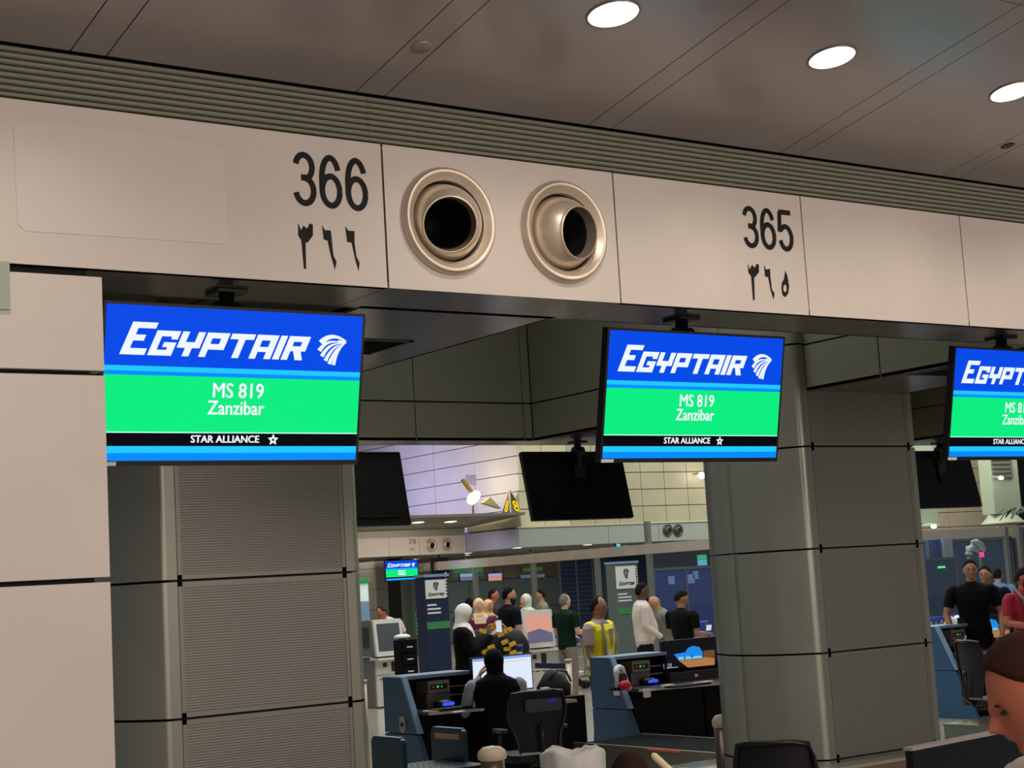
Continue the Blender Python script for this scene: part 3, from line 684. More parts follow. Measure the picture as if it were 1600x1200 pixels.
# stripes of light blue seen through glass at the right
p = U(1470, 840, Y=31.3)
for k, (dx, w_, m) in enumerate(((-0.55, 0.18, M('stripe_steel', (60, 92, 130), 0.4)), (-0.25, 0.25, M('stripe_blue', (24, 50, 140), 0.4)), (0.08, 0.42, M('stripe_pale', (150, 170, 178), 0.4)))):
    o = MB().rbox((p.x+dx, 31.3, 0), (p.x+dx+w_, 31.45, 2.5), 0.03)
    o.build('banner_stand', m, label=['slim steel blue upright panel behind the glass at right', 'slim deep blue upright panel behind the glass at right', 'pale grey upright panel behind the glass at right'][k], category='panel')
# rails and glass partitions
rail_m = M('partition_rail', (206, 194, 182), 0.25, 0.45, noise=0.08, nscale=3)
def glass_material():
    m = bpy.data.materials.new('partition_glass'); m.use_nodes = True; nt = m.node_tree; N = nt.nodes; L = nt.links
    N.remove(N['Principled BSDF']); o = N['Material Output']
    t = N.new('ShaderNodeBsdfTransparent'); t.inputs[0].default_value = (0.90, 0.95, 0.95, 1); g = N.new('ShaderNodeBsdfGlossy'); g.inputs['Roughness'].default_value = 0.03
    mx = N.new('ShaderNodeMixShader'); mx.inputs[0].default_value = 0.07
    L.new(t.outputs[0], mx.inputs[1]); L.new(g.outputs[0], mx.inputs[2]); L.new(mx.outputs[0], o.inputs[0]); return m
glass_m = glass_material()
gw = empty('wall_glass_left', (25, 30, 0), kind='structure')
XR = 25.0
zr = U(1101, 859, X=XR).z; 
MB().box((XR-0.04, 24.0, zr), (XR+0.04, 46.5, zr+0.24)).build('rail', rail_m, gw)
for y in (24.0, 27.2, 30.2, 32.25, 35.0, 37.8, 41.0, 44.0):
    MB().box((XR-0.03, y-0.06, 0), (XR+0.09, y+0.06, zr if y > 31 else 3.2)).build('post', M('partition_post', (140, 138, 132), 0.35, 0.5), gw)
ys = [24.0, 27.2, 30.2, 32.25, 35.0, 37.8, 41.0, 44.0, 46.5]
for i in range(8): MB().box((XR-0.006, ys[i]+0.07, 0.08), (XR+0.006, ys[i+1]-0.07, zr)).build('pane', glass_m, gw)
gr = empty('wall_glass_right', (30, 25.7, 0), kind='structure')
YR = 25.7; a = U(1425, 845, Y=YR); c_ = U(1572, 838, Y=YR); t_ = U(1500, 827, Y=YR)
MB().box((XR+0.04, YR-0.04, a.z), (c_.x, YR+0.04, t_.z)).build('rail', rail_m, gr)
px_ = [XR+0.1, 27.5, 29.9, 32.3, c_.x-0.05]
for i in range(4):
    MB().box((px_[i], YR-0.006, 0.08), (px_[i+1], YR+0.006, a.z)).build('pane', glass_m, gr)
for x in (c_.x-0.02, c_.x+0.5): MB().box((x-0.06, YR-0.05, 0), (x+0.06, YR+0.05, t_.z)).build('post', MATS['partition_post'], gr)
MB().box((c_.x, YR+0.2, t_.z-0.02), (c_.x+5, YR+0.28, t_.z+0.04)).build('rail', rail_m, gr)
MB().box((c_.x+0.6, YR+0.23, 0.08), (c_.x+5, YR+0.245, t_.z-0.02)).build('pane', glass_m, gr)
# upper right: pale pillars with louvres and a palm
pg = M('pale_green_stone', (176, 188, 168), 0.5)
def pale_pillar(px, wpx, ytop, ybot, lab, capy=None, lou=False):
    Y = 33.0; a = U(px, ybot, Y=Y); q = U(px+wpx, ytop, Y=Y); t = empty('pillar', (a.x, Y, a.z), label=lab, category='pillar')
    w = q.x-a.x; h = q.z-a.z
    MB().rbox((a.x, Y, a.z+0.16*h), (a.x+w, Y+0.5, 8.8), 0.05).build('shaft', pg, t)
    MB().loft([((a.x+w/2, Y+0.25, a.z+h*(0.16-0.16*k/5)), (w*(0.5+0.22*(k/5)**2), 0, 0), (0, 0.25+0.05*k, 0)) for k in range(6)], n=20).build('flared_foot', pg, t)
    if lou:
        for k in range(5): MB().box((a.x+0.05, Y-0.06, a.z+h*(0.74+k*0.07)), (a.x+w*0.75, Y, a.z+h*(0.78+k*0.07))).build('louvre', M('louvre_grey', (120, 125, 115), 0.4), t)
    return t
pale_pillar(1438, 28, 797, 822, 'pale green flared bracket on the far wall beside the second column')
pale_pillar(1556, 34, 720, 819, 'tall pale green pillar with louvres under the third screen', lou=True)
for px, py, lab in ((1459, 823, 'glowing lamp below the pale green bracket'), (1564, 747, 'glowing lamp on the louvred pale pillar')):
    p = U(px, py, Y=32.6); t = empty('wall_lamp', p, label=lab, category='light')
    MB().ell(p, (0.12, 0.05, 0.05)).build('bulb', lampm, t); MB().box((p.x-0.1, p.y, p.z+0.03), (p.x+0.1, p.y+0.35, p.z+0.07)).build('bracket', pg, t)
p = U(1096, 743, Y=36.75); t = empty('wall_lamp', p, label='bright white floodlight at the left edge of the curved column', category='light')
MB().ell(p, (0.11, 0.08, 0.10)).build('bulb', lampm, t); MB().box((p.x-0.03, p.y, p.z+0.05), (p.x+0.03, p.y+0.35, p.z+0.10)).build('arm', metal_m, t)
palm = empty('potted_palm', U(1600, 960, Y=31.5), label='dark green palm at the upper right edge', category='plant'); pb = U(1602, 800, Y=31.5)
MB().cyl((pb.x+0.3, pb.y, 0.5), (pb.x+0.3, pb.y, pb.z-0.4), 0.07, r1=0.05).build('trunk', M('palm_trunk', (80, 66, 48), 0.8), palm)
MB().lathe([(0.001, 0), (0.26, 0), (0.34, 0.5), (0.30, 0.5), (0.28, 0.46), (0.001, 0.46)], (pb.x+0.3, pb.y, 0.0), (0, 0, 1), n=24).build('pot', M('pot_brown', (90, 70, 56), 0.6), palm)
leafm = M('palm_leaf', (40, 62, 34), 0.5)
for k in range(16):
    a = 2*PI*k/16; b = MB(); pts = []
    for j in range(6):
        r = j/5*1.0; pts.append((pb.x+0.3+math.cos(a)*r, pb.y+math.sin(a)*r, pb.z-0.4+0.55*math.sin(r*2.4+(k % 3)*.2)))
    for j in range(5):
        p0, p1 = Vector(pts[j]), Vector(pts[j+1]); s_ = Vector((-math.sin(a), math.cos(a), 0))*(0.10*math.sin(PI*(j+.6)/6.2)); s1 = Vector((-math.sin(a), math.cos(a), 0))*(0.10*math.sin(PI*(j+1.6)/6.4))
        b.add([p0-s_, p0+Vector((0, 0, .03)), p0+s_, p1-s1, p1+Vector((0, 0, .03)), p1+s1], [(0, 1, 4, 3), (1, 2, 5, 4)])
    b.build('leaf', leafm, palm)
# triangular gate sign with a yellow 8 on each face
c = U(800, 799, X=25.2); t = empty('gate_sign', c, label='dark triangular gate sign with two yellow figures 8 above the far canopy', category='sign')
s0 = cv.z+0.052; Yt = cv.y+.5; A0 = U(783, 800, Y=Yt); A1 = U(820, 800, Y=Yt); AT = U(795, 764, Y=Yt); mid = U(797.5, 800, Y=Yt-0.15)
yel = M('yellow_figure', (255, 214, 0), emit=1.0); dk = M('sign_dark', (70, 68, 40), 0.4)
A = U(783, 800, Y=Yt+.3); B = U(798, 800, Y=Yt-.1); C2 = U(821, 800, Y=Yt+.05); A.z = B.z = C2.z = s0; T_ = U(796, 765, Y=Yt+.08)
MB().add([A, B, C2, T_], [(0, 1, 3), (1, 2, 3), (2, 0, 3), (0, 2, 1)]).build('sign_body', dk, t)
edge = M('sign_edge', (205, 200, 170), 0.4); 
e = MB()
for p0, p1 in ((A, T_), (B, T_), (C2, T_), (A, B), (B, C2)): e.tube([p0, p1], 0.016, n=6)
e.build('edge_trim', edge, t)
for P0, P1 in ((A, B), (B, C2)):
    ex = (P1-P0).normalized(); base = (P0+P1)/2; up = (T_-base).normalized(); n = ex.cross(up).normalized()
    if n.y > 0: n = -n
    w = (P1-P0).length
    b = MB()
    for off in (-.012, 0, .012): b.text('8', base+up*0.05+n*0.012+ex*off, ex, up, 0.46 if w > 0.5 else 0.46, sx=0.95 if w > 0.5 else 0.6)
    b.build('figure', yel, t)
# floodlight and its gilded glare in front of the lavender wall
c = U(738, 772, X=24.9); t = empty('floodlight', c, label='blazing floodlight fixture standing on the far canopy', category='light')
fl = M('floodlight_glow', (255, 236, 170), emit=9.0)
hd = Matrix.Translation(c) @ Matrix.Rotation(math.radians(-38), 4, 'Y')
MB().ell((-.03, 0, -.10), (.24, .12, .15), T=hd).build('lamp_head', fl, t)
MB().box((-0.02, -0.04, 0.04), (0.06, 0.06, 0.5), T=hd).build('arm', M('gilt', (210, 170, 70), 0.3, 0.8), t)
MB().box((c.x-0.10, c.y+0.1, c.z+0.25), (c.x+0.22, c.y+0.16, c.z+0.55)).build('panel', M('lamp_panel', (150, 145, 170), 0.4), t)
MB().prism([(c.x+0.35, c.y, c.z-0.25), (c.x+0.95, c.y, c.z-0.42), (c.x+0.6, c.y, c.z-0.1)], (0, 0.2, 0)).build('reflector', M('reflector', (170, 158, 110), 0.4), t)
MB().cyl((c.x, c.y, c.z-0.1), (c.x, c.y, cv.z+0.06), 0.03).build('stem', metal_m, t)
l = bpy.data.lights.new('flood', 'POINT'); l.energy = 30; l.color = (1, 0.9, 0.6); l.shadow_soft_size = 0.15; o = bpy.data.objects.new('flood', l); o.location = (c.x+.25, c.y+.5, c.z+0.35); COL.objects.link(o)
area('blue_wash', (21.5, 41.5, 4.3), 1.5, 380, (0.40, 0.40, 1.0), (0, math.radians(-94), 0), 1.5)
area('canopy_lamp', (23.4, 38.0, 3.6), 3.5, 60, WARM, (math.radians(25), 0, 0), 1.0)
area('hall_light', (42, 33, 7.5), 6, 420, (1, .95, .85), (math.radians(25), 0, 0), 4)  # extra fill added to brighten the tiles at the far right
# lit things seen through the glass
def hang_sign(x0, y0, x1, y1, Y, m, lab, name='lit_sign', m2=None):
    a = U(x0, y1, Y=Y); q = U(x1, y0, Y=Y); t = empty(name, ((a.x+q.x)/2, Y, q.z), label=lab, category='sign')
    MB().box((a.x, Y, a.z), (q.x, Y+0.06, q.z)).build('housing', black_m, t)
    zm = a.z if m2 is None else a.z+(q.z-a.z)*0.5
    MB().box((a.x+0.01, Y-0.006, zm+0.005), (q.x-0.01, Y, q.z-0.01)).build('face', m, t)
    if m2: MB().box((a.x+0.01, Y-0.006, a.z+0.005), (q.x-0.01, Y, zm)).build('lower_face', m2, t)
    MB().cyl(((a.x+q.x)/2, Y+0.03, q.z), ((a.x+q.x)/2, Y+0.03, 2.9), 0.02).build('hanger', black_m, t)
hang_sign(719, 895, 741, 908, 43, M('lit_pale', (170, 180, 220), emit=.8), 'small pale blue lit sign left of the pale post', m2=M('lit_lilac', (150, 150, 190), emit=.6))
hang_sign(763, 895, 784, 908, 43, M('lit_lilac2', (190, 180, 220), emit=.9), 'small lilac and pink lit sign above the bearded man', m2=M('lit_pink', (255, 160, 130), emit=.9))
hang_sign(816, 885, 848, 894, 40, M('lit_green', (62, 92, 34), emit=.9), 'dim green sign behind the glass rail')
hang_sign(813, 896, 851, 904, 41, M('lit_grey', (120, 132, 160), emit=.6), 'pale grey blue sign under the dim green sign')
hang_sign(872, 898, 887, 908, 41, M('lit_violet', (90, 80, 200), emit=.9), 'small violet sign left of the pale column', m2=M('lit_beige', (170, 150, 140), emit=.6))
hang_sign(908, 891, 927, 899, 42, M('lit_beige2', (140, 125, 125), emit=.7), 'small beige sign beside the pale post')
hang_sign(963, 849, 969, 856, 37.5, M('lit_cyan', (90, 210, 240), emit=1), 'tiny cyan exit sign under the grey fascia')
hang_sign(1090, 866, 1104, 884, 37.2, M('lit_teal', (60, 190, 140), emit=.8), 'green sign beside the curved column above the blue booth', m2=M('lit_sky', (100, 200, 220), emit=.8))
p = U(1474, 886, Y=30.9); MB().box((p.x-0.12, 30.93, p.z-0.03), (p.x+0.12, 30.9995, p.z+0.03)).build('status_lamp', M('lamp_green', (90, 240, 150), emit=1.2), label='tiny green status lamp on the navy booth at right', category='light')
# totem with green cap at far left
p = U(565, 1000, D=30); pt = U(565, 910, D=30); t = empty('totem', (p.x, p.y, 0), label='pale totem with a green glowing cap beside the left column', category='totem')
MB().cyl((p.x, p.y, 0), (p.x, p.y, pt.z), 0.17).build('body', M('totem_body', (190, 205, 195), 0.4), t); MB().cyl((p.x, p.y, pt.z+0.003), (p.x, p.y, pt.z+0.07), 0.2).build('cap', M('totem_cap', (30, 160, 80), emit=.8), t)
MB().box((p.x-0.09, p.y-0.19, pt.z-0.75), (p.x+0.09, p.y-0.16, pt.z-0.35)).build('window', M('totem_window', (120, 150, 170), 0.2), t)
# ============================================================ people
def remesh(o, vox, smooth_it=4):
    md = o.modifiers.new('r', 'REMESH'); md.mode = 'VOXEL'; md.voxel_size = vox; md.use_smooth_shade = True
    ms = o.modifiers.new('s', 'SMOOTH'); ms.iterations = smooth_it; ms.factor = 0.5
    dg = bpy.context.evaluated_depsgraph_get(); me = bpy.data.meshes.new_from_object(o.evaluated_get(dg)); old = o.data
    o.modifiers.clear(); mats = list(old.materials); o.data = me
    me.materials.clear()
    for m in mats: me.materials.append(m)
    me.polygons.foreach_set('use_smooth', [True]*len(me.polygons))
SK = {'tan': (176, 128, 98), 'brown': (84, 54, 42), 'light': (205, 158, 130), 'olive': (150, 106, 78), 'red': (176, 100, 76)}
def skin(k): return M('skin_'+k, SK[k], 0.5)
def head(b, T, s, nose=1.0):
    # s: head half height; face looks along +Y
    n, m = 36, 26; vs = []; fs = []
    for i in range(m+1):
        ph = PI*i/m
        for k in range(n):
            t = 2*PI*k/n; x = math.sin(ph)*math.sin(t); y = math.sin(ph)*math.cos(t); z = math.cos(ph)
            rx, ry = 0.66, 0.80
            if z < 0: rx *= 1-0.30*(-z)**1.3; 
            X = x*rx; Yy = y*ry-0.04; Z = z
            if y > 0:
                f = y*math.exp(-(x/0.5)**2)
                g = lambda zc, xc, sx, sz: math.exp(-((x-xc)/sx)**2-((z-zc)/sz)**2)
                Yy += 0.17*nose*g(-0.20, 0, 0.12, 0.14)+0.07*g(-0.02, 0, 0.10, 0.18)+0.06*g(0.14, 0, 0.5, 0.08)-0.07*(g(0.02, .30, .14, .10)+g(0.02, -.30, .14, .10))+0.09*g(-0.47, 0, .22, .08)-0.02*g(-0.58, 0, .2, .03)+0.22*g(-0.80, 0, .32, .17)
            elif z < -0.2: Yy += 0.25*(-z-0.2)
            vs.append((X*s, Yy*s, Z*s))
    for i in range(m):
        for k in range(n): fs.append((i*n+k, (i+1)*n+k, (i+1)*n+(k+1) % n, i*n+(k+1) % n))
    b.add(vs, fs, 0, T, True)
    for sx in (-1, 1): b.ell((sx*0.66*s, -0.08*s, -0.05*s), (0.08*s, 0.16*s, 0.26*s), 0, T, 10, 8)
def hand(b, W, E, s, up, mi=0):
    # W wrist, d direction; palm, four fingers of different length bent inward and a thumb from the side
    W = Vector(W); d = (W-Vector(E)).normalized(); up = Vector(up); side = d.cross(up)
    side = side.normalized() if side.length > 1e-3 else Vector((1, 0, 0)); up = side.cross(d).normalized()
    b.loft([(W-d*0.01*s, side*0.026*s, up*0.018*s), (W+d*0.03*s, side*0.036*s, up*0.017*s), (W+d*0.08*s, side*0.042*s, up*0.015*s), (W+d*0.095*s, side*0.038*s, up*0.012*s)], mi, n=10)
    for k, L in enumerate((0.068, 0.078, 0.072, 0.056)):
        o = W+d*0.09*s+side*(0.030-0.020*k)*s; p1 = o+d*L*0.45*s-up*0.006*s; p2 = p1+d*L*0.3*s-up*0.018*s; p3 = p2+d*L*0.12*s-up*0.022*s
        b.tube([o, p1, p2, p3], [0.0095*s, 0.009*s, 0.008*s, 0.007*s], mi, n=6)
    o = W+d*0.03*s+side*0.034*s; b.tube([o, o+side*0.03*s+d*0.02*s-up*0.01*s, o+side*0.035*s+d*0.05*s-up*0.02*s], [0.012*s, 0.011*s, 0.008*s], mi, n=6)
def person(lab, px, py, D=None, height=None, face=0, sk='tan', hair=(30, 24, 20), shirt=(200, 195, 185), trousers=(40, 42, 50), sleeve='short', arms=None, lean=0.0, headturn=0.0, nod=0.0,
           hairstyle='short', scarf=None, robe=None, vest=None, beard=None, nose=1.0, sit=False, vox=0.0115, shoes=(20, 20, 20), logo=None, belly=0.0, jacket_rough=0.8, waistcoat=None, cuff=None, neck=True, hide=(), z_base=0.0, wide=1.10):
    """px, py: top of the head in the photograph at depth D; face: 0 looks to picture right, 90 away, 180 left, 270 to the viewer"""
    top = U(px, py, D=D); hgt = height or top.z-z_base; h = hgt if not sit else hgt/0.77
    s = h
    a = math.radians(face); rgt = Vector((_cy, -_sy)); aw = Vector((_sy, _cy)); f = rgt*math.cos(a)+aw*math.sin(a); rz = math.atan2(-f.x, f.y)
    base = Vector((top.x, top.y, z_base))
    # keep the head under the given pixel when the body leans
    LM = Matrix.Shear('XY', 4, (0, 0)) if False else Matrix.Identity(4)
    z_hip = 0.52*s if not sit else 0.30*s
    off = Vector((0, math.sin(lean)*(0.42*s), 0))
    T = Matrix.Translation(base) @ Matrix.Rotation(rz, 4, 'Z') @ Matrix.Translation(-off-Vector((0, -0.01*s, 0)))
    dz = -(0.52*s-z_hip)
    TU = T @ Matrix.Translation((0, 0, z_hip)) @ Matrix.Rotation(-lean, 4, 'X') @ Matrix.Translation((0, 0, -0.52*s))
    t = empty('person', base, label=lab, category='person')
    hs = 0.067*s
    TH = TU @ Matrix.Translation((0, 0.008*s, 0.93*s)) @ Matrix.Rotation(math.radians(headturn), 4, 'Z') @ Matrix.Rotation(-nod, 4, 'X')
    S = lambda x, y, z: Vector((x*s*wide, y*s, z*s))
    tor = [(.485, .078, .055, 0), (.53, .093, .062, 0), (.60, .082, .058+belly, belly*.6), (.66, .086, .062+belly*.8, belly*.5), (.73, .101, .068+belly*.3, .0), (.785, .112, .064, -.004), (.82, .095, .052, -.008), (.845, .050, .040, -.006)]
    def torso(b, g, z0=0, z1=1, mi=0):
        b.loft([(S(0, y, z), (rx*s*wide+g, 0, 0), (0, ry*s+g, 0)) for z, rx, ry, y in tor if z0 <= z <= z1], mi, TU, n=18)
    A = arms or {}
    sh = {k: S(k*0.116*wide, -0.004, 0.800) for k in (-1, 1)}
    el, wr = {}, {}
    for k in (-1, 1):
        e, w = A.get(k, ((k*0.145, -0.01, 0.635), (k*0.15, 0.03, 0.485))); el[k] = S(*e); wr[k] = S(*w)
    hp = {k: S(k*0.048, 0, 0.50) for k in (-1, 1)}
    if not sit:
        kn = {k: S(k*0.055, 0.012, 0.285) for k in (-1, 1)}; an = {k: S(k*0.06, -0.012, 0.045) for k in (-1, 1)}; TLg = T
    else:
        kn = {k: S(k*0.07, 0.235, 0.50) for k in (-1, 1)}; an = {k: S(k*0.07, 0.22, 0.27) for k in (-1, 1)}; TLg = T @ Matrix.Translation((0, 0, dz))
    b = MB(); torso(b, 0)
    if neck: b.tube([S(0, -.006, .83), S(0, 0, .90)], [.034*s, .031*s], 0, TU, n=12)
    head(b, TH, hs, nose)
    for k in (-1, 1):
        b.tube([sh[k], (sh[k]+el[k])/2, el[k]], [.031*s, .029*s, .024*s], 0, TU); b.tube([el[k], el[k]*.6+wr[k]*.4, wr[k]], [.024*s, .024*s, .016*s], 0, TU)
        b.tube([hp[k], (hp[k]+kn[k])/2, kn[k]], [.050*s, .044*s, .033*s], 0, TLg); b.tube([kn[k], kn[k]*.65+an[k]*.35, an[k]], [.033*s, .033*s, .020*s], 0, TLg)
        b.ell(an[k]+S(0, .03, -.02), (.026*s, .07*s, .024*s), 0, TLg)
    body = b.build('body', skin(sk), t); remesh(body, vox, 2)
    hb = MB()
    for k in (-1, 1): hand(hb, TU @ wr[k], TU @ el[k], s/1.75, TU.to_3x3() @ Vector((0, 0.3, 1)))
    # hands stay part of the one body mesh
    bm = bmesh.new(); bm.from_mesh(body.data); inv = wm(body).inverted()
    vv = [bm.verts.new(inv @ Vector(v)) for v in hb.v]
    for f_ in hb.f:
        try: bm.faces.new([vv[i] for i in f_]).smooth = True
        except ValueError: pass
    bm.to_mesh(body.data); bm.free()
    cl = lambda c: M('cloth_%d_%d_%d' % c, tuple(int(v*.8) for v in c) if max(c) < 50 else c, jacket_rough, bump=0.25, bscale=22, spec=.12 if max(c) < 50 else .3)
    # eyes
    if not scarf:
        for k in (-1, 1):
            MB().ell((k*.27*hs, .70*hs, .02*hs), (.085*hs, .05*hs, .035*hs), 0, TH, 8, 6).build('eye', M('dark_eye', (28, 20, 18), 0.3), t)
            MB().ell((k*.27*hs, .735*hs, .17*hs), (.15*hs, .03*hs, .022*hs), 0, TH, 8, 6).build('eyebrow', M('hair_%d_%d_%d' % hair, tuple(int(v*.75) for v in hair), 0.8, bump=0.4, bscale=90, spec=.15), t)
    if robe:
        g = MB(); torso(g, .012*s); 
        for k in (-1, 1): g.tube([sh[k], el[k]], [.040*s, .042*s], 0, TU); g.tube([el[k], el[k]*.15+wr[k]*.85], [.040*s, .034*s], 0, TU)
        g.loft([(S(0, 0, .56), (.10*s, 0, 0), (0, .075*s, 0)), (S(0, 0, .40), (.125*s, 0, 0), (0, .095*s, 0)), (S(0, 0, .2), (.135*s, 0, 0), (0, .11*s, 0)), (S(0, 0, .02), (.15*s, 0, 0), (0, .12*s, 0))], 0, T, n=18)
        o = g.build('robe', cl(robe), t); remesh(o, vox*1.1, 3)
    else:
        g = MB(); torso(g, .011*s, .48)
        ends = {'short': .75, 'long': 2, 'none': 0}[sleeve]
        for k in (-1, 1):
            if ends: g.ell(sh[k]+S(-k*.007, 0, -.002), (.0385*s, .040*s, .0385*s), 0, TU, 14, 10)
            if ends == .75: g.tube([sh[k], sh[k]*.3+el[k]*.7], [.039*s, .037*s], 0, TU, cap_round=False)
            if ends == 2: g.tube([sh[k], el[k]], [.037*s, .032*s], 0, TU); g.tube([el[k], el[k]*.1+wr[k]*.9], [.032*s, .024*s], 0, TU)
        g.tube([S(0, -.008, .83), S(0, -.006, .858)], [.043*s, .040*s], 0, TU, cap_round=False)
        o = g.build('shirt', cl(shirt), t); remesh(o, vox*1.0, 2)
        g = MB(); g.loft([(S(0, 0, .47), (.088*s*wide, 0, 0), (0, .06*s, 0)), (S(0, 0, .53), (.098*s*wide, 0, 0), (0, .068*s, 0)), (S(0, 0, .565), (.092*s*wide, 0, 0), (0, .064*s, 0))], 0, TU if not sit else TU)
        for k in (-1, 1):
            g.tube([hp[k], kn[k]], [.062*s, .050*s], 0, TLg); g.tube([kn[k], an[k]], [.049*s, .042*s], 0, TLg)
        o = g.build('trousers', cl(trousers), t); remesh(o, vox*1.1, 2)
    if waistcoat:
        g = MB(); torso(g, .020*s, .48); o = g.build('waistcoat', cl(waistcoat), t); remesh(o, vox, 2)
    for k in (-1, 1):
        g = MB(); g.loft([(an[k]+S(0, -.035+.0, -.022), (.022*s, 0, 0), (0, 0, .022*s)), (an[k]+S(0, 0, -.015), (.027*s, 0, 0), (0, 0, .030*s)), (an[k]+S(0, .05, -.022), (.030*s, 0, 0), (0, 0, .022*s)), (an[k]+S(0, .10, -.03), (.024*s, 0, 0), (0, 0, .014*s))], 0, TLg, n=12)
        g.build('shoe', M('shoe_%d' % shoes[0], shoes, 0.4), t)
    if vest:
        g = MB(); torso(g, .021*s, .48, .83)
        for k in (-1, 1): g.ell(sh[k]+S(-k*.022, 0, .004), (.042*s, .046*s, .040*s), 0, TU, 14, 10)
        o = g.build('vest', M('hi_vis_yellow', (246, 228, 10), 0.6, bump=0.2, bscale=20), t, label='yellow high visibility vest'); remesh(o, vox, 2)
        MB().prism([TU @ S(0, .0895, .665), TU @ S(-.030, .0855, .79), TU @ S(.030, .0855, .79)], TU.to_3x3() @ S(0, .002, 0)).build('shirt_front', cl(shirt), t)
        g = MB(); rf = M('reflective_band', (150, 150, 140), 0.35, 0.3)
        g.loft([(S(0, 0, .535), (.093*s*wide+.0235*s, 0, 0), (0, .086*s, 0)), (S(0, 0, .56), (.0905*s*wide+.0235*s, 0, 0), (0, .086*s, 0))], 0, TU, n=24, caps=False)
        for k in (-1, 1):
            for yy in (1, -1):
                g.add([TU @ S(k*.058, yy*.080, .535), TU @ S(k*.082, yy*.070, .535), TU @ S(k*.088, yy*.086, .72), TU @ S(k*.064, yy*.090, .72)], [(0, 1, 2, 3)])
                g.add([TU @ S(k*.064, yy*.090, .72), TU @ S(k*.088, yy*.086, .72), TU @ S(k*.080, yy*.060, .832), TU @ S(k*.058, yy*.066, .838)], [(0, 1, 2, 3)])
        g.build('reflective_stripe', rf, t)
        g = MB(); g.box((.015*s, .083*s, .60*s), (.062*s, .089*s, .655*s), T=TU); g.build('badge', M('badge_white', (225, 222, 218), 0.4), t)
    hm = M('hair_%d_%d_%d' % hair, tuple(int(v*.75) for v in hair), 0.8, bump=0.4, bscale=90, spec=.15)
    if scarf:
        g = MB(); g.ell((0, -.06*hs, .10*hs), (.84*hs, .98*hs, 1.02*hs), 0, TH); 
        g.tube([(0, -.15*hs, -.3*hs), (0, -.12*hs, -1.1*hs), (0, 0, -1.55*hs)], [.78*hs, .72*hs, .95*hs], 0, TH)
        g.loft([(S(0, -.004, .86), (.055*s, 0, 0), (0, .05*s, 0)), (S(0, 0, .82), (.10*s, 0, 0), (0, .068*s, 0)), (S(0, .012, .76), (.085*s, 0, 0), (0, .075*s, 0))], 0, TU)
        o = g.build('head_scarf', cl(scarf), t); remesh(o, vox*.8, 3)
        fcx = MB(); 
        for i in range(1):
            n = 20; pts = []
            ring = [(.50*hs*math.sin(2*PI*k/n), 0, -.05*hs+.72*hs*math.cos(2*PI*k/n)) for k in range(n)]
            vs = []
            for x, _, z in ring: vs.append((x, .93*hs*math.sqrt(max(.02, 1-(x/(.84*hs))**2*.9-((z-.1*hs)/(1.25*hs))**2)), z))
            vs.append((0, 1.0*hs, -.10*hs)); vs2 = [(0, 1.12*hs, -.2*hs)]
            fcx.add(vs, [(k, (k+1) % n, n) for k in range(n)], 0, TH, True)
            fcx.tube([(0, .95*hs, .1*hs), (0, 1.10*hs, -.22*hs)], [.05*hs, .10*hs], 0, TH, n=8)
        fcx.build('face', skin(sk), t)
        for k in (-1, 1): MB().ell((k*.24*hs, .90*hs, .10*hs), (.08*hs, .04*hs, .035*hs), 0, TH, 8, 6).build('eye', M('dark_eye', (28, 20, 18), 0.3), t)
    elif hairstyle != 'bald':
        g = MB(); n, m = 30, 16; vs = []; fs = []
        for i in range(m+1):
            for k in range(n):
                tt = 2*PI*k/n; back = -math.cos(tt)
                # hairline: high over the brow, down to the nape behind
                lim = PI*(0.30+0.36*max(0, back)**0.6+0.12*abs(math.sin(tt))**2) if back > 0 else PI*(0.30-0.05*(-back)+0.12*abs(math.sin(tt))**3)
                ph = lim*i/m; x = math.sin(ph)*math.sin(tt); y = math.sin(ph)*math.cos(tt); z = math.cos(ph); gthk = 1.0 if i == m else (1.04 if hairstyle == 'short' else 1.10)
                if hairstyle == 'receding' and y > 0.1 and i > 2: gthk = .98
                vs.append((x*.665*gthk*hs, (y*.81*gthk-.04)*hs, z*gthk*hs))
        for i in range(m):
            for k in range(n): fs.append((i*n+k, (i+1)*n+k, (i+1)*n+(k+1) % n, i*n+(k+1) % n))
        g.add(vs, fs, 0, TH, True); g.build('hair', hm, t)
    if beard:
        g = MB(); g.loft([((0, .30*hs, -.35*hs), (.60*hs, 0, 0), (0, .48*hs, 0)), ((0, .34*hs, -.62*hs), (.56*hs, 0, 0), (0, .46*hs, 0)), ((0, .34*hs, -.95*hs), (.42*hs, 0, 0), (0, .40*hs, 0)), ((0, .36*hs, -1.18*hs), (.22*hs, 0, 0), (0, .24*hs, 0))], 0, TH, n=16)
        g.build('beard', M('beard_dark', beard, 0.8, bump=.4, bscale=80), t)
    if logo:
        g = MB(); g.text(logo, TU @ S(0.0, .0865, .70), TU.to_3x3() @ Vector((-1, 0, 0)), TU.to_3x3() @ Vector((0, 0, 1)), .05*s); g.build('shirt_print', M('print_white', (230, 225, 225), .5), t)
    return t, T, TU, TH, s, {k: TU @ wr[k] for k in (-1, 1)}
def phone(at, rz, lab, lit=True, ang=0.6):
    T = Matrix.Translation(at) @ Matrix.Rotation(rz, 4, 'Z') @ Matrix.Rotation(ang, 4, 'X'); t = empty('phone', at, label=lab, category='phone')
    MB().rbox((-.038, -.005, -.075), (.038, .005, .075), .01, T=T, axis='y').build('case', black_m, t)
    MB().box((-.034, -.0065, -.07), (.034, -.0052, .07), T=T).build('display', M('phone_glow', (215, 225, 235), emit=.9) if lit else blackg, t)
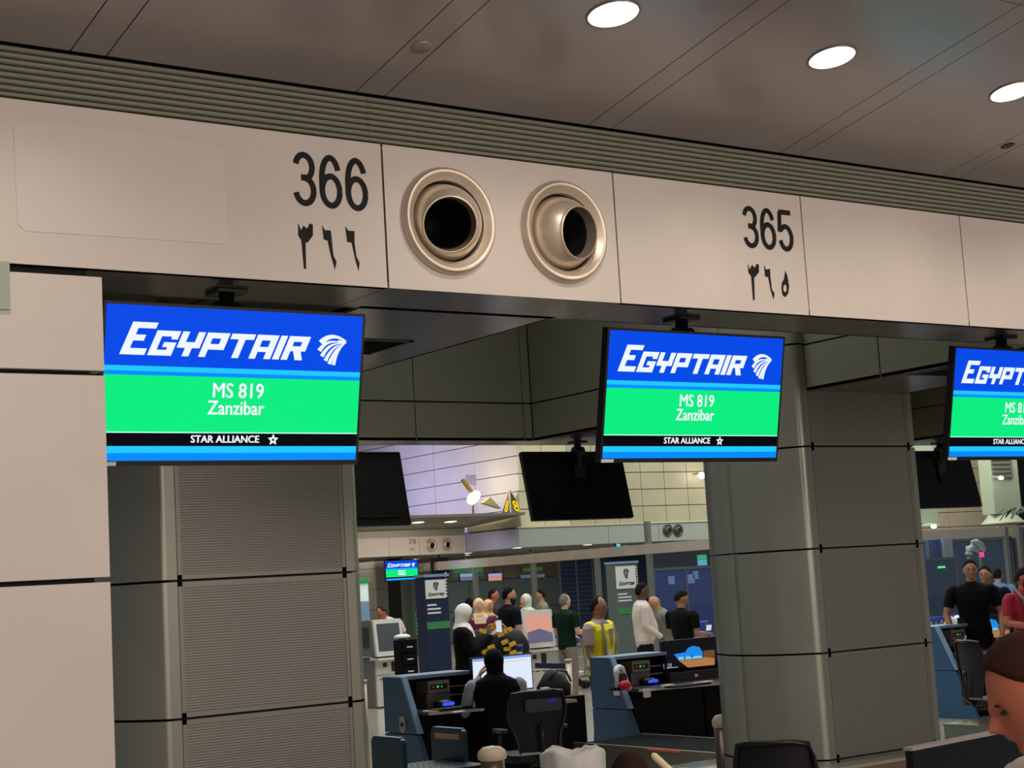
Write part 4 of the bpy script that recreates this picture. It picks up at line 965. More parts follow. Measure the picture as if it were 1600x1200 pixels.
V1 = person('man in yellow high visibility vest over grey polo, standing in profile', 931, 932, D=17.8, face=-32, sk='olive', hair=(34, 28, 26), hairstyle='receding', shirt=(158, 142, 138), trousers=(34, 36, 44), vest=True, vox=.008,
            arms={1: ((.150, .01, .64), (.15, .10, .50)), -1: ((-.145, .0, .64), (-.14, .08, .50))}, headturn=8, nod=0.02)
person('seated woman seen from behind in black head scarf and navy waistcoat with grey sleeves', 771, 1016, D=15.2, face=100, sk='tan', scarf=(12, 11, 18), shirt=(158, 160, 170), trousers=(18, 20, 32), waistcoat=(13, 14, 24), sleeve='long', sit=True, lean=.12, vox=.009,
       arms={1: ((.15, .08, .68), (.08, .20, .72)), -1: ((-.16, .06, .66), (-.06, .17, .86))}, height=None, headturn=14)
R_ = person('heavy man in cream jacket holding a handle, standing in profile', 999, 910, D=23.5, face=5, sk='brown', hair=(24, 18, 18), shirt=(206, 192, 178), trousers=(24, 26, 38), sleeve='long', belly=.030, arms={1: ((.15, -.01, .65), (.12, .12, .555)), -1: ((-.15, .0, .65), (-.1, .14, .56))}, wide=1.22)
R2 = person('young man in black t-shirt looking down at a phone', 1061, 922, D=22.0, wide=1.25, face=28, sk='olive', shirt=(12, 12, 14), trousers=(20, 20, 24), arms={1: ((.15, .01, .645), (.08, .16, .64)), -1: ((-.15, .01, .645), (-.06, .16, .64))}, nod=.35, headturn=-30, hairstyle='thick')
phone(R2[5][1]+Vector((.02, -.03, .08)), -0.6, 'phone held by the young man in black t-shirt', ang=1.0)
person('bald man in camouflage shirt bending over behind the cream jacket', 1025, 943, D=26, height=1.62, wide=1.2, face=190, sk='tan', shirt=(112, 116, 100), hairstyle='bald', lean=.35, nod=.5)
person('elderly man in dark green shirt at the right of a ticket kiosk', 880, 928, D=25.5, wide=1.22, face=30, sk='light', hair=(150, 140, 132), hairstyle='receding', shirt=(18, 44, 30), trousers=(120, 110, 98), arms={1: ((.15, .01, .645), (.11, .17, .64)), -1: ((-.15, 0, .64), (-.12, .15, .60))})
person('man with dark hair in khaki shirt with raised arm, behind the right kiosk', 846, 920, D=31.8, face=185, sk='tan', hair=(30, 28, 28), shirt=(128, 122, 98), arms={1: ((.20, .02, .74), (.17, .14, .80)), -1: ((-.15, 0, .64), (-.12, .12, .55))})
person('woman in pale cream head scarf behind the right kiosk', 823, 928, D=28.6, face=230, sk='light', scarf=(200, 202, 182), shirt=(178, 176, 160), robe=(178, 176, 160))
person('bearded man in black t-shirt with black cap of hair, standing in profile', 792, 917, D=24.5, wide=1.22, face=20, headturn=-25, sk='tan', hair=(10, 10, 12), shirt=(14, 15, 20), trousers=(16, 16, 20), beard=(14, 12, 12), hairstyle='thick', arms={1: ((.16, .0, .645), (.16, .07, .50)), -1: ((-.15, 0, .64), (-.13, .08, .5))})
person('man with dark hair facing right behind the two women in beige scarves', 768, 920, D=31, face=-10, sk='red', hair=(40, 28, 26), shirt=(60, 40, 44))
person('woman in beige head scarf and plum coat', 747, 935, D=26, face=280, sk='light', scarf=(214, 186, 150), robe=(92, 24, 62))
person('woman in sand coloured head scarf and cream shawl, behind the plum coat', 761, 937, D=27.5, face=300, sk='tan', scarf=(212, 176, 118), robe=(190, 172, 140))
person('dark haired person half hidden behind the woman with the white cap scarf', 733, 934, D=29, face=90, sk='tan', hair=(14, 12, 14), shirt=(40, 40, 44), hairstyle='thick')
R3 = person('woman in long black robe and white scarf photographing with a phone', 720, 944, D=19.5, face=5, sk='tan', scarf=(226, 218, 206), robe=(10, 9, 12), arms={1: ((.14, .05, .66), (.05, .20, .77)), -1: ((-.14, .05, .66), (-.03, .20, .77))}, nod=.25)
phone(R3[5][1]+Vector((.06, -.06, .10)), -0.6, 'pale phone held up by the woman in the black robe', ang=.2)
person('man in cream shirt bending over behind the left kiosk', 596, 944, D=29, height=1.74, face=235, sk='red', hairstyle='receding', hair=(60, 46, 40), shirt=(214, 200, 182), lean=.5, nod=.2, wide=1.2)
person('man in black polo shirt facing the viewer behind the right desk', 1514, 874, D=20, face=262, sk='olive', hair=(20, 16, 16), shirt=(14, 14, 16), trousers=(16, 16, 20), hairstyle='thick', vox=.008, arms={1: ((.17, .0, .645), (.15, .07, .50)), -1: ((-.17, 0, .64), (-.15, .07, .5))}, wide=1.05)
person('man peering from behind the man in the black polo', 1539, 884, D=22, face=240, sk='olive', hair=(16, 12, 14), shirt=(20, 22, 34), hairstyle='thick')
person('person in light blue shirt behind the glass at the right', 1557, 888, D=27.8, face=60, sk='tan', hair=(26, 22, 24), shirt=(96, 128, 158))
R4 = person('man in red t-shirt with a grey shoulder strap, cut by the right edge', 1595, 886, D=18.5, face=292, headturn=38, sk='red', hair=(44, 28, 20), shirt=(158, 36, 52), trousers=(40, 40, 50), beard=(40, 26, 20), nod=.15, vox=.009, logo='SP', arms={1: ((.15, .0, .645), (.06, .16, .61)), -1: ((-.15, 0, .64), (-.02, .16, .62))}, wide=1.05)
TU = R4[2]; s = R4[4]
g = MB(); g.tube([TU @ Vector((.07*s, .09*s, .70*s)), TU @ Vector((.075*s, .075*s, .80*s)), TU @ Vector((.068*s, .0, .853*s)), TU @ Vector((.06*s, -.08*s, .78*s))], .012*s, n=8)
t = empty('backpack', TU @ Vector((0, -.14*s, .68*s)), label='backpack worn by the man in the red t-shirt, grey strap over his shoulder', category='bag'); g.build('strap', M('strap_grey', (110, 86, 88), .8), t)
MB().rbox((-.075*s, -.15*s, .60*s), (.075*s, -.085*s, .79*s), .02, T=TU).build('pack', M('pack_grey', (70, 60, 64), .8), t, bevel=.02)
# ============================================================ staff desks
desk_blue = M('desk_blue', (46, 82, 112), 0.4, noise=0.03); desk_edge = M('desk_edge_pale', (120, 148, 172), 0.35); desk_top = M('desk_top_dark', (40, 38, 38), 0.35)
desk_blk = M('desk_black', (9, 9, 9), 0.6, spec=.15); paper = M('paper_white', (215, 210, 205), 0.6); dgrey = M('device_grey', (96, 90, 86), 0.45); led_g = M('led_green', (60, 220, 90), emit=.6); led_r = M('led_red', (190, 50, 40), emit=.4)
glow_b = M('blue_glow', (60, 80, 255), emit=1.2)
def desk(X0, lab, lw=0.78, ww=1.95):
    t = empty('check_in_desk', (X0, 13.3, 0), label=lab, category='desk', group='row of blue check-in desks')
    j = 0.56; yj = 12.82+(j-.17)/(1.08-.17)*(13.27-12.82)
    MB().prism([(X0, 13.6, j+.004), (X0, yj+.002, j+.004), (X0, 13.27, 1.08), (X0, 13.6, 1.08)], (0.05, 0, 0)).build('side_panel', desk_blue, t, bevel=.003)
    MB().prism([(X0, 13.6, 0.0), (X0, 12.74, 0.0), (X0, yj-.002, j-.004), (X0, 13.6, j-.004)], (0.05, 0, 0)).build('side_panel', desk_blue, t, bevel=.003)
    MB().prism([(X0-.003, 13.265, 1.078), (X0-.003, 13.235, 1.078), (X0-.003, yj-.035, j+.01), (X0-.003, yj, j+.01)], (0.056, 0, 0)).build('edge_trim', desk_edge, t)
    MB().box((X0+.05, 13.27, 1.05), (X0+lw, 13.62, 1.085)).build('top_ledge', M('ledge_blue_grey', (116, 138, 160), 0.3), t, bevel=.004)
    MB().box((X0+.05, 13.56, 0.0), (X0+ww, 13.6, 1.05)).build('back_panel', desk_blk, t)
    MB().box((X0+lw-.03, 13.29, .77), (X0+lw, 13.56, 1.05)).build('divider', desk_blk, t)
    for z in (.86, .94): MB().box((X0+.56, 13.32, z), (X0+lw-.03, 13.56, z+.012)).build('shelf', M('shelf_grey', (120, 120, 125), 0.4), t)
    n = 12; pts = [(X0+.05, 13.56), (X0+.05, 12.88)]+[(X0+.05+(ww-.05)*k/n, 12.88-.34*math.sin(PI*.5*k/n)) for k in range(1, n+1)]+[(X0+ww, 13.56)]
    MB().prism([(x, y, .735) for x, y in pts], (0, 0, .03)).build('worktop', desk_top, t)
    e = MB(); q = pts[1:-1]
    for k in range(len(q)-1): e.prism([(q[k][0], q[k][1]-.004, .738), (q[k+1][0], q[k+1][1]-.004, .738), (q[k+1][0], q[k+1][1]+.002, .738), (q[k][0], q[k][1]+.002, .738)], (0, 0, .024))
    e.build('edge_strip', M('edge_aluminium', (180, 175, 170), 0.3, 0.7), t)
    for k in range(2): MB().box((X0+.06+k*.95, 12.98, .02), (X0+.98+k*.92, 13.02, .73)).build('front_panel', desk_blk, t, bevel=.004)
    return t
d1 = desk(7.88, 'blue and black check-in desk with the seated woman', ww=1.5); d2 = desk(10.37, 'blue and black check-in desk beside the man in the yellow vest'); d4 = desk(15.35, 'blue and black check-in desk right of the second column')
g = MB(); p = U(629, 1132, X=7.875); g.rbox((7.868, p.y-.05, p.z-.075), (7.879, p.y+.05, p.z+.075), .04, axis='x'); g.build('socket_plate', M('socket_grey', (168, 158, 146), 0.4, .3), d1)
g = MB(); g.cyl((7.868, p.y, p.z), (7.86, p.y, p.z), .022); g.build('socket', black_m, d1)
g = MB(); g.rbox((10.362, 13.12, .70), (10.369, 13.22, .745), .01, axis='x'); g.build('sticker', paper, d2)
def printer(X0, lab, lit=True):
    x = X0+.30; y = 13.30; t = empty('boarding_pass_printer', (x, y, .767), label=lab, category='printer', group='grey printers inside the desks')
    MB().box((x, y, .767), (x+.26, y+.22, .90)).build('base_unit', dgrey, t, bevel=.006); MB().box((x+.01, y-.02, .902), (x+.25, y+.20, 1.02)).build('top_unit', M('device_beige', (128, 116, 106), 0.45), t, bevel=.006)
    MB().box((x+.03, y-.024, .935), (x+.22, y-.021, .985)).build('panel', black_m, t)
    g = MB(); g.box((x+.10, y-.027, .95), (x+.125, y-.025, .972)).box((x+.15, y-.027, .952), (x+.165, y-.025, .968)); g.build('green_lamp', led_g, t); 
    MB().box((x+.05, y-.027, .95), (x+.075, y-.025, .97)).build('red_lamp', led_r, t)
printer(7.88, 'grey printer with small red and green lamps in the left desk'); printer(10.37, 'grey printer with small green lamps behind the white headset stand'); printer(15.35, 'grey printer in the far right desk')
def reader(x, y, lab):
    t = empty('scanner', (x, y, .766), label=lab, category='scanner', group='black scanners with a blue glowing oval')
    MB().lathe([(.001, 0), (.085, 0), (.095, .02), (.085, .06), (.06, .075), (.001, .078)], (x, y, .766), (0, 0, 1), n=24).build('housing', black_m, t)
    MB().rbox((x-.065, y-.098, .79), (x+.065, y-.09, .822), .015, axis='y').build('glow_window', glow_b, t)
a = U(693, 1106, Z=.766); reader(a.x, a.y, 'black scanner with blue glowing oval on the left desk'); a = U(1016, 1070, Z=.766); reader(a.x, a.y+.04, 'black scanner with blue glowing oval right of the white headset stand')
a = U(1498, 1018, Z=.766); reader(a.x, a.y, 'black scanner with blue glowing oval on the far right desk')
a = U(700, 1096, Z=.766); t = empty('payment_terminal', (a.x+.04, 13.22, .766), label='small device with a pale blue lit display behind the scanner on the left desk', category='device')
MB().box((a.x-.05, 13.20, .766), (a.x+.12, 13.26, .88)).build('case', black_m, t); MB().box((a.x-.03, 13.196, .80), (a.x+.10, 13.199, .87)).build('display', M('pale_blue_display', (140, 185, 245), emit=.9), t)
def keyboard(px, py, lab, w=.42):
    a = U(px, py, Z=.766); t = empty('keyboard', a, label=lab, category='keyboard')
    MB().box((a.x-w/2, a.y-.07, .766), (a.x+w/2, a.y+.07, .782)).build('case', black_m, t)
    g = MB()
    for r in range(4):
        for c in range(12): g.box((a.x-w/2+.012+c*(w-.02)/12, a.y-.06+r*.031, .782), (a.x-w/2+.012+(c+.85)*(w-.02)/12, a.y-.036+r*.031, .787))
    g.build('key', M('key_dark', (40, 40, 42), .5), t, kind='stuff')
keyboard(703, 1109, 'black keyboard on the left desk'); keyboard(1075, 1072, 'black keyboard on the desk under the picture monitor', .5)
def sheet(px, py, lab, w=.12, d=.1, m=paper, h=.012, Z=.766, rz=.2):
    a = U(px, py, Z=Z); T = TR(a, rz); MB().box((-w/2, -d/2, 0), (w/2, d/2, h), T=T).build('paper_stack', m, label=lab, category='paper')
sheet(675, 1112, 'white paper pad at the left end of the left desk', .09, .16); sheet(716, 1113.5, 'small crumpled white note in front of the black keyboard', .13, .06); sheet(735, 1101, 'white paper beside the seated woman', .12, .08)
sheet(1043, 1073, 'white papers between scanner and keyboard', .14, .07, h=.02); sheet(1098, 1067, 'pinkish papers under the picture monitor', .26, .09, M('paper_pink', (225, 180, 165), .6))
sheet(668, 1105, 'small red and white card at the left desk panel', .08, .06, M('card_red', (190, 60, 70), .6))
def monitor(x0, x1, y, z0, z1, lab, face, rz=0, extra=None, zt=.766, edge=None):
    t = empty('monitor', ((x0+x1)/2, y, zt), label=lab, category='monitor'); 
    MB().rbox((x0-.012, y, z0-.012), (x1+.012, y+.035, z1+.012), .006, axis='y').build('housing', black_m, t)
    MB().box((x0, y-.003, z0), (x1, y-.0005, z1)).build('display', face, t)
    cx = (x0+x1)/2; MB().box((cx-.03, y+.036, zt+.012), (cx+.03, y+.06, (z0+z1)/2)).build('stand_neck', black_m, t); MB().box((cx-.12, y-.04, zt), (cx+.12, y+.13, zt+.011)).build('stand_foot', black_m, t)
    return t
mw = monitor(8.60, 9.285, 13.12, .872, 1.195, 'bright monitor in front of the seated woman', M('document_white', (222, 234, 255), emit=1.0))
g = MB(); g.box((8.60, 13.115, 1.170), (9.285, 13.1165, 1.195)); g.build('title_bar', M('title_blue', (130, 170, 240), emit=1.0), mw)
g = MB(); g.box((8.98, 13.115, 1.140), (9.24, 13.1165, 1.150)); g.box((9.10, 13.115, .93), (9.22, 13.1165, .936)); g.build('text_line', M('line_sand', (225, 205, 160), emit=1.0), mw)
def picture(t, Y, px0, py0, k, ):
    # rock arch view on a screen saver: sky, sand, rock, two small palms, a line of text
    q = lambda x, y: U(px0+(x-1190)*k, py0+(y-700)*k, Y=Y)
    for pts, m, nm in (([(1205, 770), (1290, 755), (1310, 722), (1350, 705), (1400, 715), (1424, 760), (1420, 800), (1340, 806), (1240, 815)], M('pic_sky', (30, 140, 235), emit=.95), 'picture_sky'),
                       ([(1240, 817), (1420, 805), (1428, 790), (1515, 800), (1515, 850), (1310, 870)], M('pic_sand', (196, 132, 78), emit=.8), 'picture_sand'),
                       ([(1430, 760), (1426, 742), (1515, 735), (1515, 800), (1428, 790)], M('pic_rock', (130, 88, 50), emit=.7), 'picture_rock'),
                       ([(1240, 790), (1416, 780), (1420, 800), (1340, 806), (1240, 815)], M('pic_sea', (120, 205, 245), emit=.95), 'picture_sea')):
        MB().prism([q(x, y)+Vector((0, -.0012 if nm == 'picture_sea' else 0, 0)) for x, y in pts], (0, -.001, 0)).build(nm, m, t)
    g = MB()
    for (cx, cy) in ((1285, 800), (1342, 790)): g.prism([q(cx-3, cy+10)+Vector((0, -.003, 0)), q(cx+3, cy+10)+Vector((0, -.003, 0)), q(cx+3, cy-2)+Vector((0, -.003, 0)), q(cx+12, cy-2)+Vector((0, -.003, 0)), q(cx, cy-12)+Vector((0, -.003, 0)), q(cx-12, cy-2)+Vector((0, -.003, 0)), q(cx-3, cy-2)+Vector((0, -.003, 0))], (0, -.001, 0))
    g.build('picture_palm', M('pic_palm', (30, 60, 90), emit=.6), t)
    g = MB()
    a = q(1128, 862); g.text('12:34'[:0]+'10:24', q(1155, 868), (1, 0, 0), (0, 0, 1), .055); b0 = q(1128, 880); b1 = q(1235, 873); g.box((b0.x, Y-.001, b0.z), (b1.x, Y, b0.z+.006))
    g.build('picture_text', M('pic_text', (190, 200, 225), emit=.9), t)
pmf = M('screen_saver_dark', (26, 24, 30), emit=.6)
mp = monitor(11.12, 11.95, 13.30, .92, 1.185, 'monitor showing a blue and sandy rock arch, beside the curved column', pmf); picture(mp, 13.295, 1050, 1008, .205)
mp = monitor(15.86, 16.80, 13.30, .90, 1.145, 'monitor showing a blue and sandy rock arch, in front of the red t-shirt', pmf); picture(mp, 13.295, 1517, 966, .185)
t = empty('keyboard_tray', (11.4, 13.25, .766), label='dark bar under the picture monitor with a small white mark', category='device'); MB().box((11.12, 13.2, .766), (11.95, 13.27, .86)).build('case', M('tray_dark', (40, 34, 34), .5), t); MB().box((11.45, 13.197, .80), (11.49, 13.2, .83)).build('mark', paper, t)
# white headset stand / label roll on the second desk
a = U(1003, 1078, Z=.766); t = empty('tag_printer', a, label='white curved label dispenser on the desk left of the scanner', category='printer')
pts = []
for k in range(9):
    th = PI*(1.05-1.0*k/8); pts.append((a.x-.07+.075*math.cos(th), 12.95+.01*k, .766+.15+.075*math.sin(th)))
pts = [(a.x-.15, 12.95, .80)]+pts+[(a.x+.03, 13.02, .83), (a.x+.05, 13.0, .775)]
MB().tube(pts, [.022]*2+[.03]*8+[.032, .03], n=8).build('paper_band', paper, t); MB().cyl((a.x-.07, 12.93, .89), (a.x-.07, 13.05, .89), .045).build('roll', M('roll_dark', (60, 30, 34), .5), t)
MB().rbox((a.x-.18, 12.93, .766), (a.x-.02, 13.05, .80), .02).build('base', black_m, t)
a = U(976, 1078, Z=.766); MB().ell((a.x-.04, a.y-.06, .766+.05), (.07, .05, .05)).build('pouch', M('red_pouch', (200, 30, 50), .6), label='bright red pouch hanging at the edge of the second desk', category='pouch')
a = U(992, 1089, X=None, Y=12.70); a.x = max(a.x, 10.46); MB().rbox((a.x-.03, 12.805, .68), (a.x+.05, 12.83, .762), .01, axis='y').build('tag', paper, label='small white tag clipped under the second desk edge', category='tag')
# black bag and white box right of the bright monitor
a = U(858, 1077, Z=.9); t = empty('handbag', (9.62, 13.2, .766), label='black slouching bag on the desk right of the bright monitor', category='bag')
MB().loft([((9.60, 13.2, .766), (.19, 0, 0), (0, .1, 0)), ((9.60, 13.2, .86), (.20, 0, 0), (0, .10, 0)), ((9.60, 13.2, .95), (.13, 0, 0), (0, .07, 0)), ((9.57, 13.2, 1.02), (.05, 0, 0), (0, .03, 0))], n=16).build('body', M('bag_black', (16, 15, 18), .7, bump=.5, bscale=14), t)
MB().tube([(9.48, 13.1, .93), (9.54, 13.05, 1.02), (9.66, 13.06, 1.0), (9.74, 13.1, .9)], .01).build('handle', black_m, t)
MB().box((9.42, 12.9, 0), (9.75, 13.4, .765)).build('cabinet', desk_blk, label='low black cabinet under the slouching black bag, behind the chair', category='cabinet')
a = U(841, 1076, Z=.766+.0); MB().rbox((9.30, 12.95, .766), (9.375, 13.02, .87), .01).build('box', paper, label='small white carton right of the bright monitor', category='box')
def office_chair(px, py, D, lab, face=90, w=.50, zback=None, bh=.52, headbar=False):
    top = U(px, py, D=D); a = math.radians(face); rgt = Vector((_cy, -_sy)); aw = Vector((_sy, _cy)); f = rgt*math.cos(a)+aw*math.sin(a); rz = math.atan2(-f.x, f.y)
    T = TR((top.x, top.y, 0), rz); t = empty('office_chair', (top.x, top.y, 0), rz, label=lab, category='chair'); zt = top.z
    cm = M('chair_mesh', (22, 21, 23), .65, bump=.3, bscale=120); cf = M('chair_frame', (30, 29, 31), .3)
    rings = []; outl = []
    for k in range(9):
        u = k/8; z = zt-bh*u; ww = w/2*(.82+.18*math.sin(PI*min(1, u*1.25+.1))-.26*max(0, u-.45)); outl.append((ww, .03*math.sin(u*PI), z))
    vs = [];
    for ww, yy, z in outl:
        for j in range(7): v = -1+2*j/6; vs.append((ww*v, yy-.05*(1-v*v), z))
    vs2 = [(x, y-.02, z) for x, y, z in vs]; n = len(vs); fs = []
    for i in range(8):
        for j in range(6): q = i*7+j; fs += [(q, q+1, q+8, q+7), (n+q, n+q+7, n+q+8, n+q+1)]
    rim = [i*7 for i in range(9)]; rim2 = [i*7+6 for i in range(9)]
    for r in (rim, rim2):
        for i in range(8): fs.append((r[i], r[i+1], n+r[i+1], n+r[i]))
    for j in range(6): fs.append((j, j+1, n+j+1, n+j)); fs.append((56+j, 57+j, n+57+j, n+56+j))
    MB().add(vs, fs, 0, T, True).build('backrest', cm, t)
    fr = [(outl[i][0]*-1, outl[i][1]-.01, outl[i][2]) for i in range(8, -1, -1)]+[(x_, -.055*(1-(x_/outl[0][0])**2)-.01, zt+.012) for x_ in (-outl[0][0]*.6, 0, outl[0][0]*.6)]+[(o_[0], o_[1]-.01, o_[2]) for o_ in outl]
    MB().tube([T @ Vector(p) for p in fr], .013, n=8).build('back_frame', cf, t)
    if headbar:
        MB().rbox((-.14, -.075, zt-.16), (.20, -.055, zt-.05), .02, T=T, axis='y').build('lumbar_pad', cf, t)
        MB().rbox((.06, -.078, zt-.085), (.15, -.0755, zt-.062), .008, T=T, axis='y').build('blue_label', M('label_blue', (60, 60, 200), .4, emit=.35), t)
    zs = zt-bh-.02
    MB().rbox((-.25, .0, zs-.07), (.25, .48, zs), .1, T=T, n=5).build('seat', cm, t, bevel=.015)
    for k in (-1, 1):
        MB().rbox((k*.28-.035, .06, zs+.19), (k*.28+.035, .32, zs+.22), .03, T=T).build('armrest', cf, t); MB().tube([T @ Vector((k*.24, .2, zs-.04)), T @ Vector((k*.29, .2, zs+.02)), T @ Vector((k*.28, .2, zs+.19))], .018, n=8).build('arm_post', cf, t)
    MB().tube([T @ Vector((0, -.07, zt-bh*.55)), T @ Vector((0, -.09, zt-bh)), T @ Vector((0, .05, zs-.09)), T @ Vector((0, .2, zs-.09))], .025, n=8).build('back_strut', cf, t)
    MB().cyl((0, .22, .10), (0, .22, zs-.07), .028, T=T).build('gas_column', M('chair_steel', (120, 120, 122), .3, .8), t)
    for k in range(5):
        a = 2*PI*k/5; MB().tube([T @ Vector((0, .22, .11)), T @ Vector((.3*math.cos(a), .22+.3*math.sin(a), .075))], [.028, .018], n=8).build('base_arm', cf, t); MB().cyl((.3*math.cos(a)-.02, .22+.3*math.sin(a), .032), (.3*math.cos(a)+.02, .22+.3*math.sin(a), .032), .03, T=T, n=14).build('caster', black_m, t)
    return t
office_chair(838, 1082, 14.0, 'black mesh office chair directly behind the seated woman, turned right', 112, .54, bh=.50, headbar=True)
office_chair(1512, 1003, 16.6, 'black mesh office chair seen from the side, right of the second column', 20, .46, bh=.56)
office_chair(1208, 1163, 7.5, 'dark office chair whose rounded back rises before the curved column', 70, .38, bh=.46)
# ============================================================ kiosks, stands, trolleys
kw = M('kiosk_white', (206, 204, 192), .4); kg = M('kiosk_grey', (112, 112, 104), .45)
def kiosk(px, py, W, top_px, lab, lit=False):
    o = U(px, py, Z=0); zt = U(*top_px, D=(o-Vector((0, 0, H))).dot(Vector(FWD))).z; t = empty('ticket_kiosk', (o.x+W/2, o.y+.2, 0), label=lab, category='kiosk', group='self service kiosks')
    x, y = o.x, o.y
    MB().box((x-.02, y+.05, 0), (x+W+.02, y+.5, zt-.62)).build('cabinet', kg, t, bevel=.01); MB().box((x, y, .02), (x+W, y+.05, zt-.66)).build('front_door', kw, t, bevel=.006)
    g = MB(); g.box((x+W*.68, y-.006, zt-.86), (x+W*.88, y, zt-.70)).box((x+W*.30, y-.006, zt-.78), (x+W*.48, y, zt-.71)); 
    for k in range(3): g.box((x+W*(.15+.26*k), y-.006, zt-.985), (x+W*(.33+.26*k), y, zt-.97))
    g.box((x, y-.004, zt-.91), (x+W, y, zt-.905)); g.build('slot', M('slot_dark', (50, 48, 42), .5), t)
    MB().prism([(x-.06, y-.12, zt-.60), (x-.06, y-.05, zt-.01), (x-.06, y+.12, zt), (x-.06, y+.45, zt-.02), (x-.06, y+.45, zt-.60)], (W+.12, 0, 0)).build('head_housing', kg, t, bevel=.008)
    R = Matrix.Translation(Vector((x-.075, y-.14, zt-.60))) @ Matrix.Rotation(math.radians(-7), 4, 'X')
    fw = W+.11; MB().rbox((0, -.03, 0), (fw, .03, .60), .02, T=R, axis='y').build('screen_bezel', kw, t)
    MB().box((.05, -.034, .08), (fw-.05, -.031, .53), T=R).build('display', M('kiosk_lit', (240, 170, 150), emit=.8) if lit else M('kiosk_dark_screen', (78, 84, 88), .15), t)
    if lit: MB().prism([(.05, -.036, .08), (fw-.05, -.036, .08), (fw-.05, -.036, .22), (.3, -.036, .30), (.05, -.036, .25)], (0, .001, 0), T=R).build('display_picture', M('kiosk_pic', (110, 110, 135), emit=.8), t)
    MB().prism([(x-.06, y-.20, zt-.66), (x-.06, y-.20, zt-.63), (x-.06, y+.1, zt-.60), (x-.06, y+.1, zt-.66)], (W+.12, 0, 0)).build('shelf', kw, t)
    MB().box((x-.068, y+.08, zt-.45), (x-.061, y+.36, zt-.12)).build('side_vent', M('vent_dark', (60, 60, 54), .5), t)
kiosk(591, 1107, .42, (600, 968), 'white and grey ticket kiosk with a dark screen, beside the left column'); kiosk(824, 1098, .48, (845, 953), 'white and grey ticket kiosk with a pinkish lit screen', True)
navy = M('stand_navy', (28, 38, 66), .4); signw = M('sign_white', (214, 216, 208), .5)
def sign_stand(px, D, ytop, wpx, lab, bodym, sign_px, green=True):
    a = U(px, 1000, D=D); zt = U(px, ytop, D=D).z; sc = D/F; W = wpx*sc*1.22; x = a.x; y = a.y; t = empty('information_stand', (x, y, 0), label=lab, category='sign')
    MB().box((x-W/2, y, 0), (x+W/2, y+.25, zt)).build('body', bodym, t, bevel=.01); MB().box((x-W/2-.01, y-.02, zt+.001), (x+W/2+.01, y+.26, zt+.04)).build('top_cap', desk_edge, t)
    z1 = zt-.04; z0 = z1-sign_px*sc; w2 = W*.84
    MB().box((x-W/2+.01, y-.02, z0), (x-W/2+.01+w2, y-.002, z1)).build('sign_board', signw, t)
    g = MB(); Tm = Matrix.Translation(Vector((x-W/2+.01, y-.021, z0)))
    falcon(g, Tm, w2*.36, (z1-z0)*.42, w2*.3, (z1-z0)*.46, -.001, 0); logo_word(g, Tm, w2*.10, (z1-z0)*.14, w2*.78/7.3, (z1-z0)*.14, .3, -.001, 0); g.build('logo', ink, t)
    g = MB()
    for k in range(3): g.box((x-W/2+.03, y-.008, z0-.10-.055*k), (x-W/2+w2*(.75 if k else .55), y-.002, z0-.075-.055*k))
    g.build('text_line', signw, t)
    if green: MB().box((x-W/2+.01, y-.01, z0-.42), (x+W/2-.01, y-.002, z0-.32)).build('green_band', M('band_green', (60, 130, 80), .5), t)
    g = MB()
    for k in range(8): g.box((x+W/2-.045, y-.008, z0+.02+k*.045), (x+W/2-.02, y-.002, z0+.04+k*.045))
    g.build('side_dots', signw, t)
sign_stand(686, 22.5, 901, 36, 'navy information stand with a white airline sign, left of the woman in black', navy, 29); sign_stand(986, 27, 880, 38, 'grey green information stand with a white airline sign behind the cream jacket', M('stand_green_grey', (88, 98, 94), .5), 35)
def stand_board(px, py0, py1, D, w, m, lab):
    a = U(px, py1, D=D); b_ = U(px, py0, D=D); t = empty('sign_board', (a.x, a.y, 0), label=lab, category='sign')
    MB().box((a.x-w/2, a.y, a.z), (a.x+w/2, a.y+.03, b_.z)).build('board', m, t); MB().cyl((a.x, a.y+.04, 0), (a.x, a.y+.04, b_.z-.05), .02).build('pole', metal_m, t); MB().lathe([(.001, 0), (.16, 0), (.15, .02), (.001, .025)], (a.x, a.y+.04, 0), (0, 0, 1)).build('foot', metal_m, t)
    g = MB()
    for k in range(5): g.box((a.x-w*.3, a.y-.004, b_.z-.12-k*.06), (a.x+w*.3, a.y-.001, b_.z-.10-k*.06))
    g.build('text_line', signw, t)
stand_board(656, 957, 992, 27, .17, M('board_green', (36, 96, 52), .5), 'narrow green sign with white lines left of the navy stand')
steel_p = M('stanchion_beige', (196, 178, 160), .35, .2); belt_m = M('belt_navy', (22, 34, 74), .6)
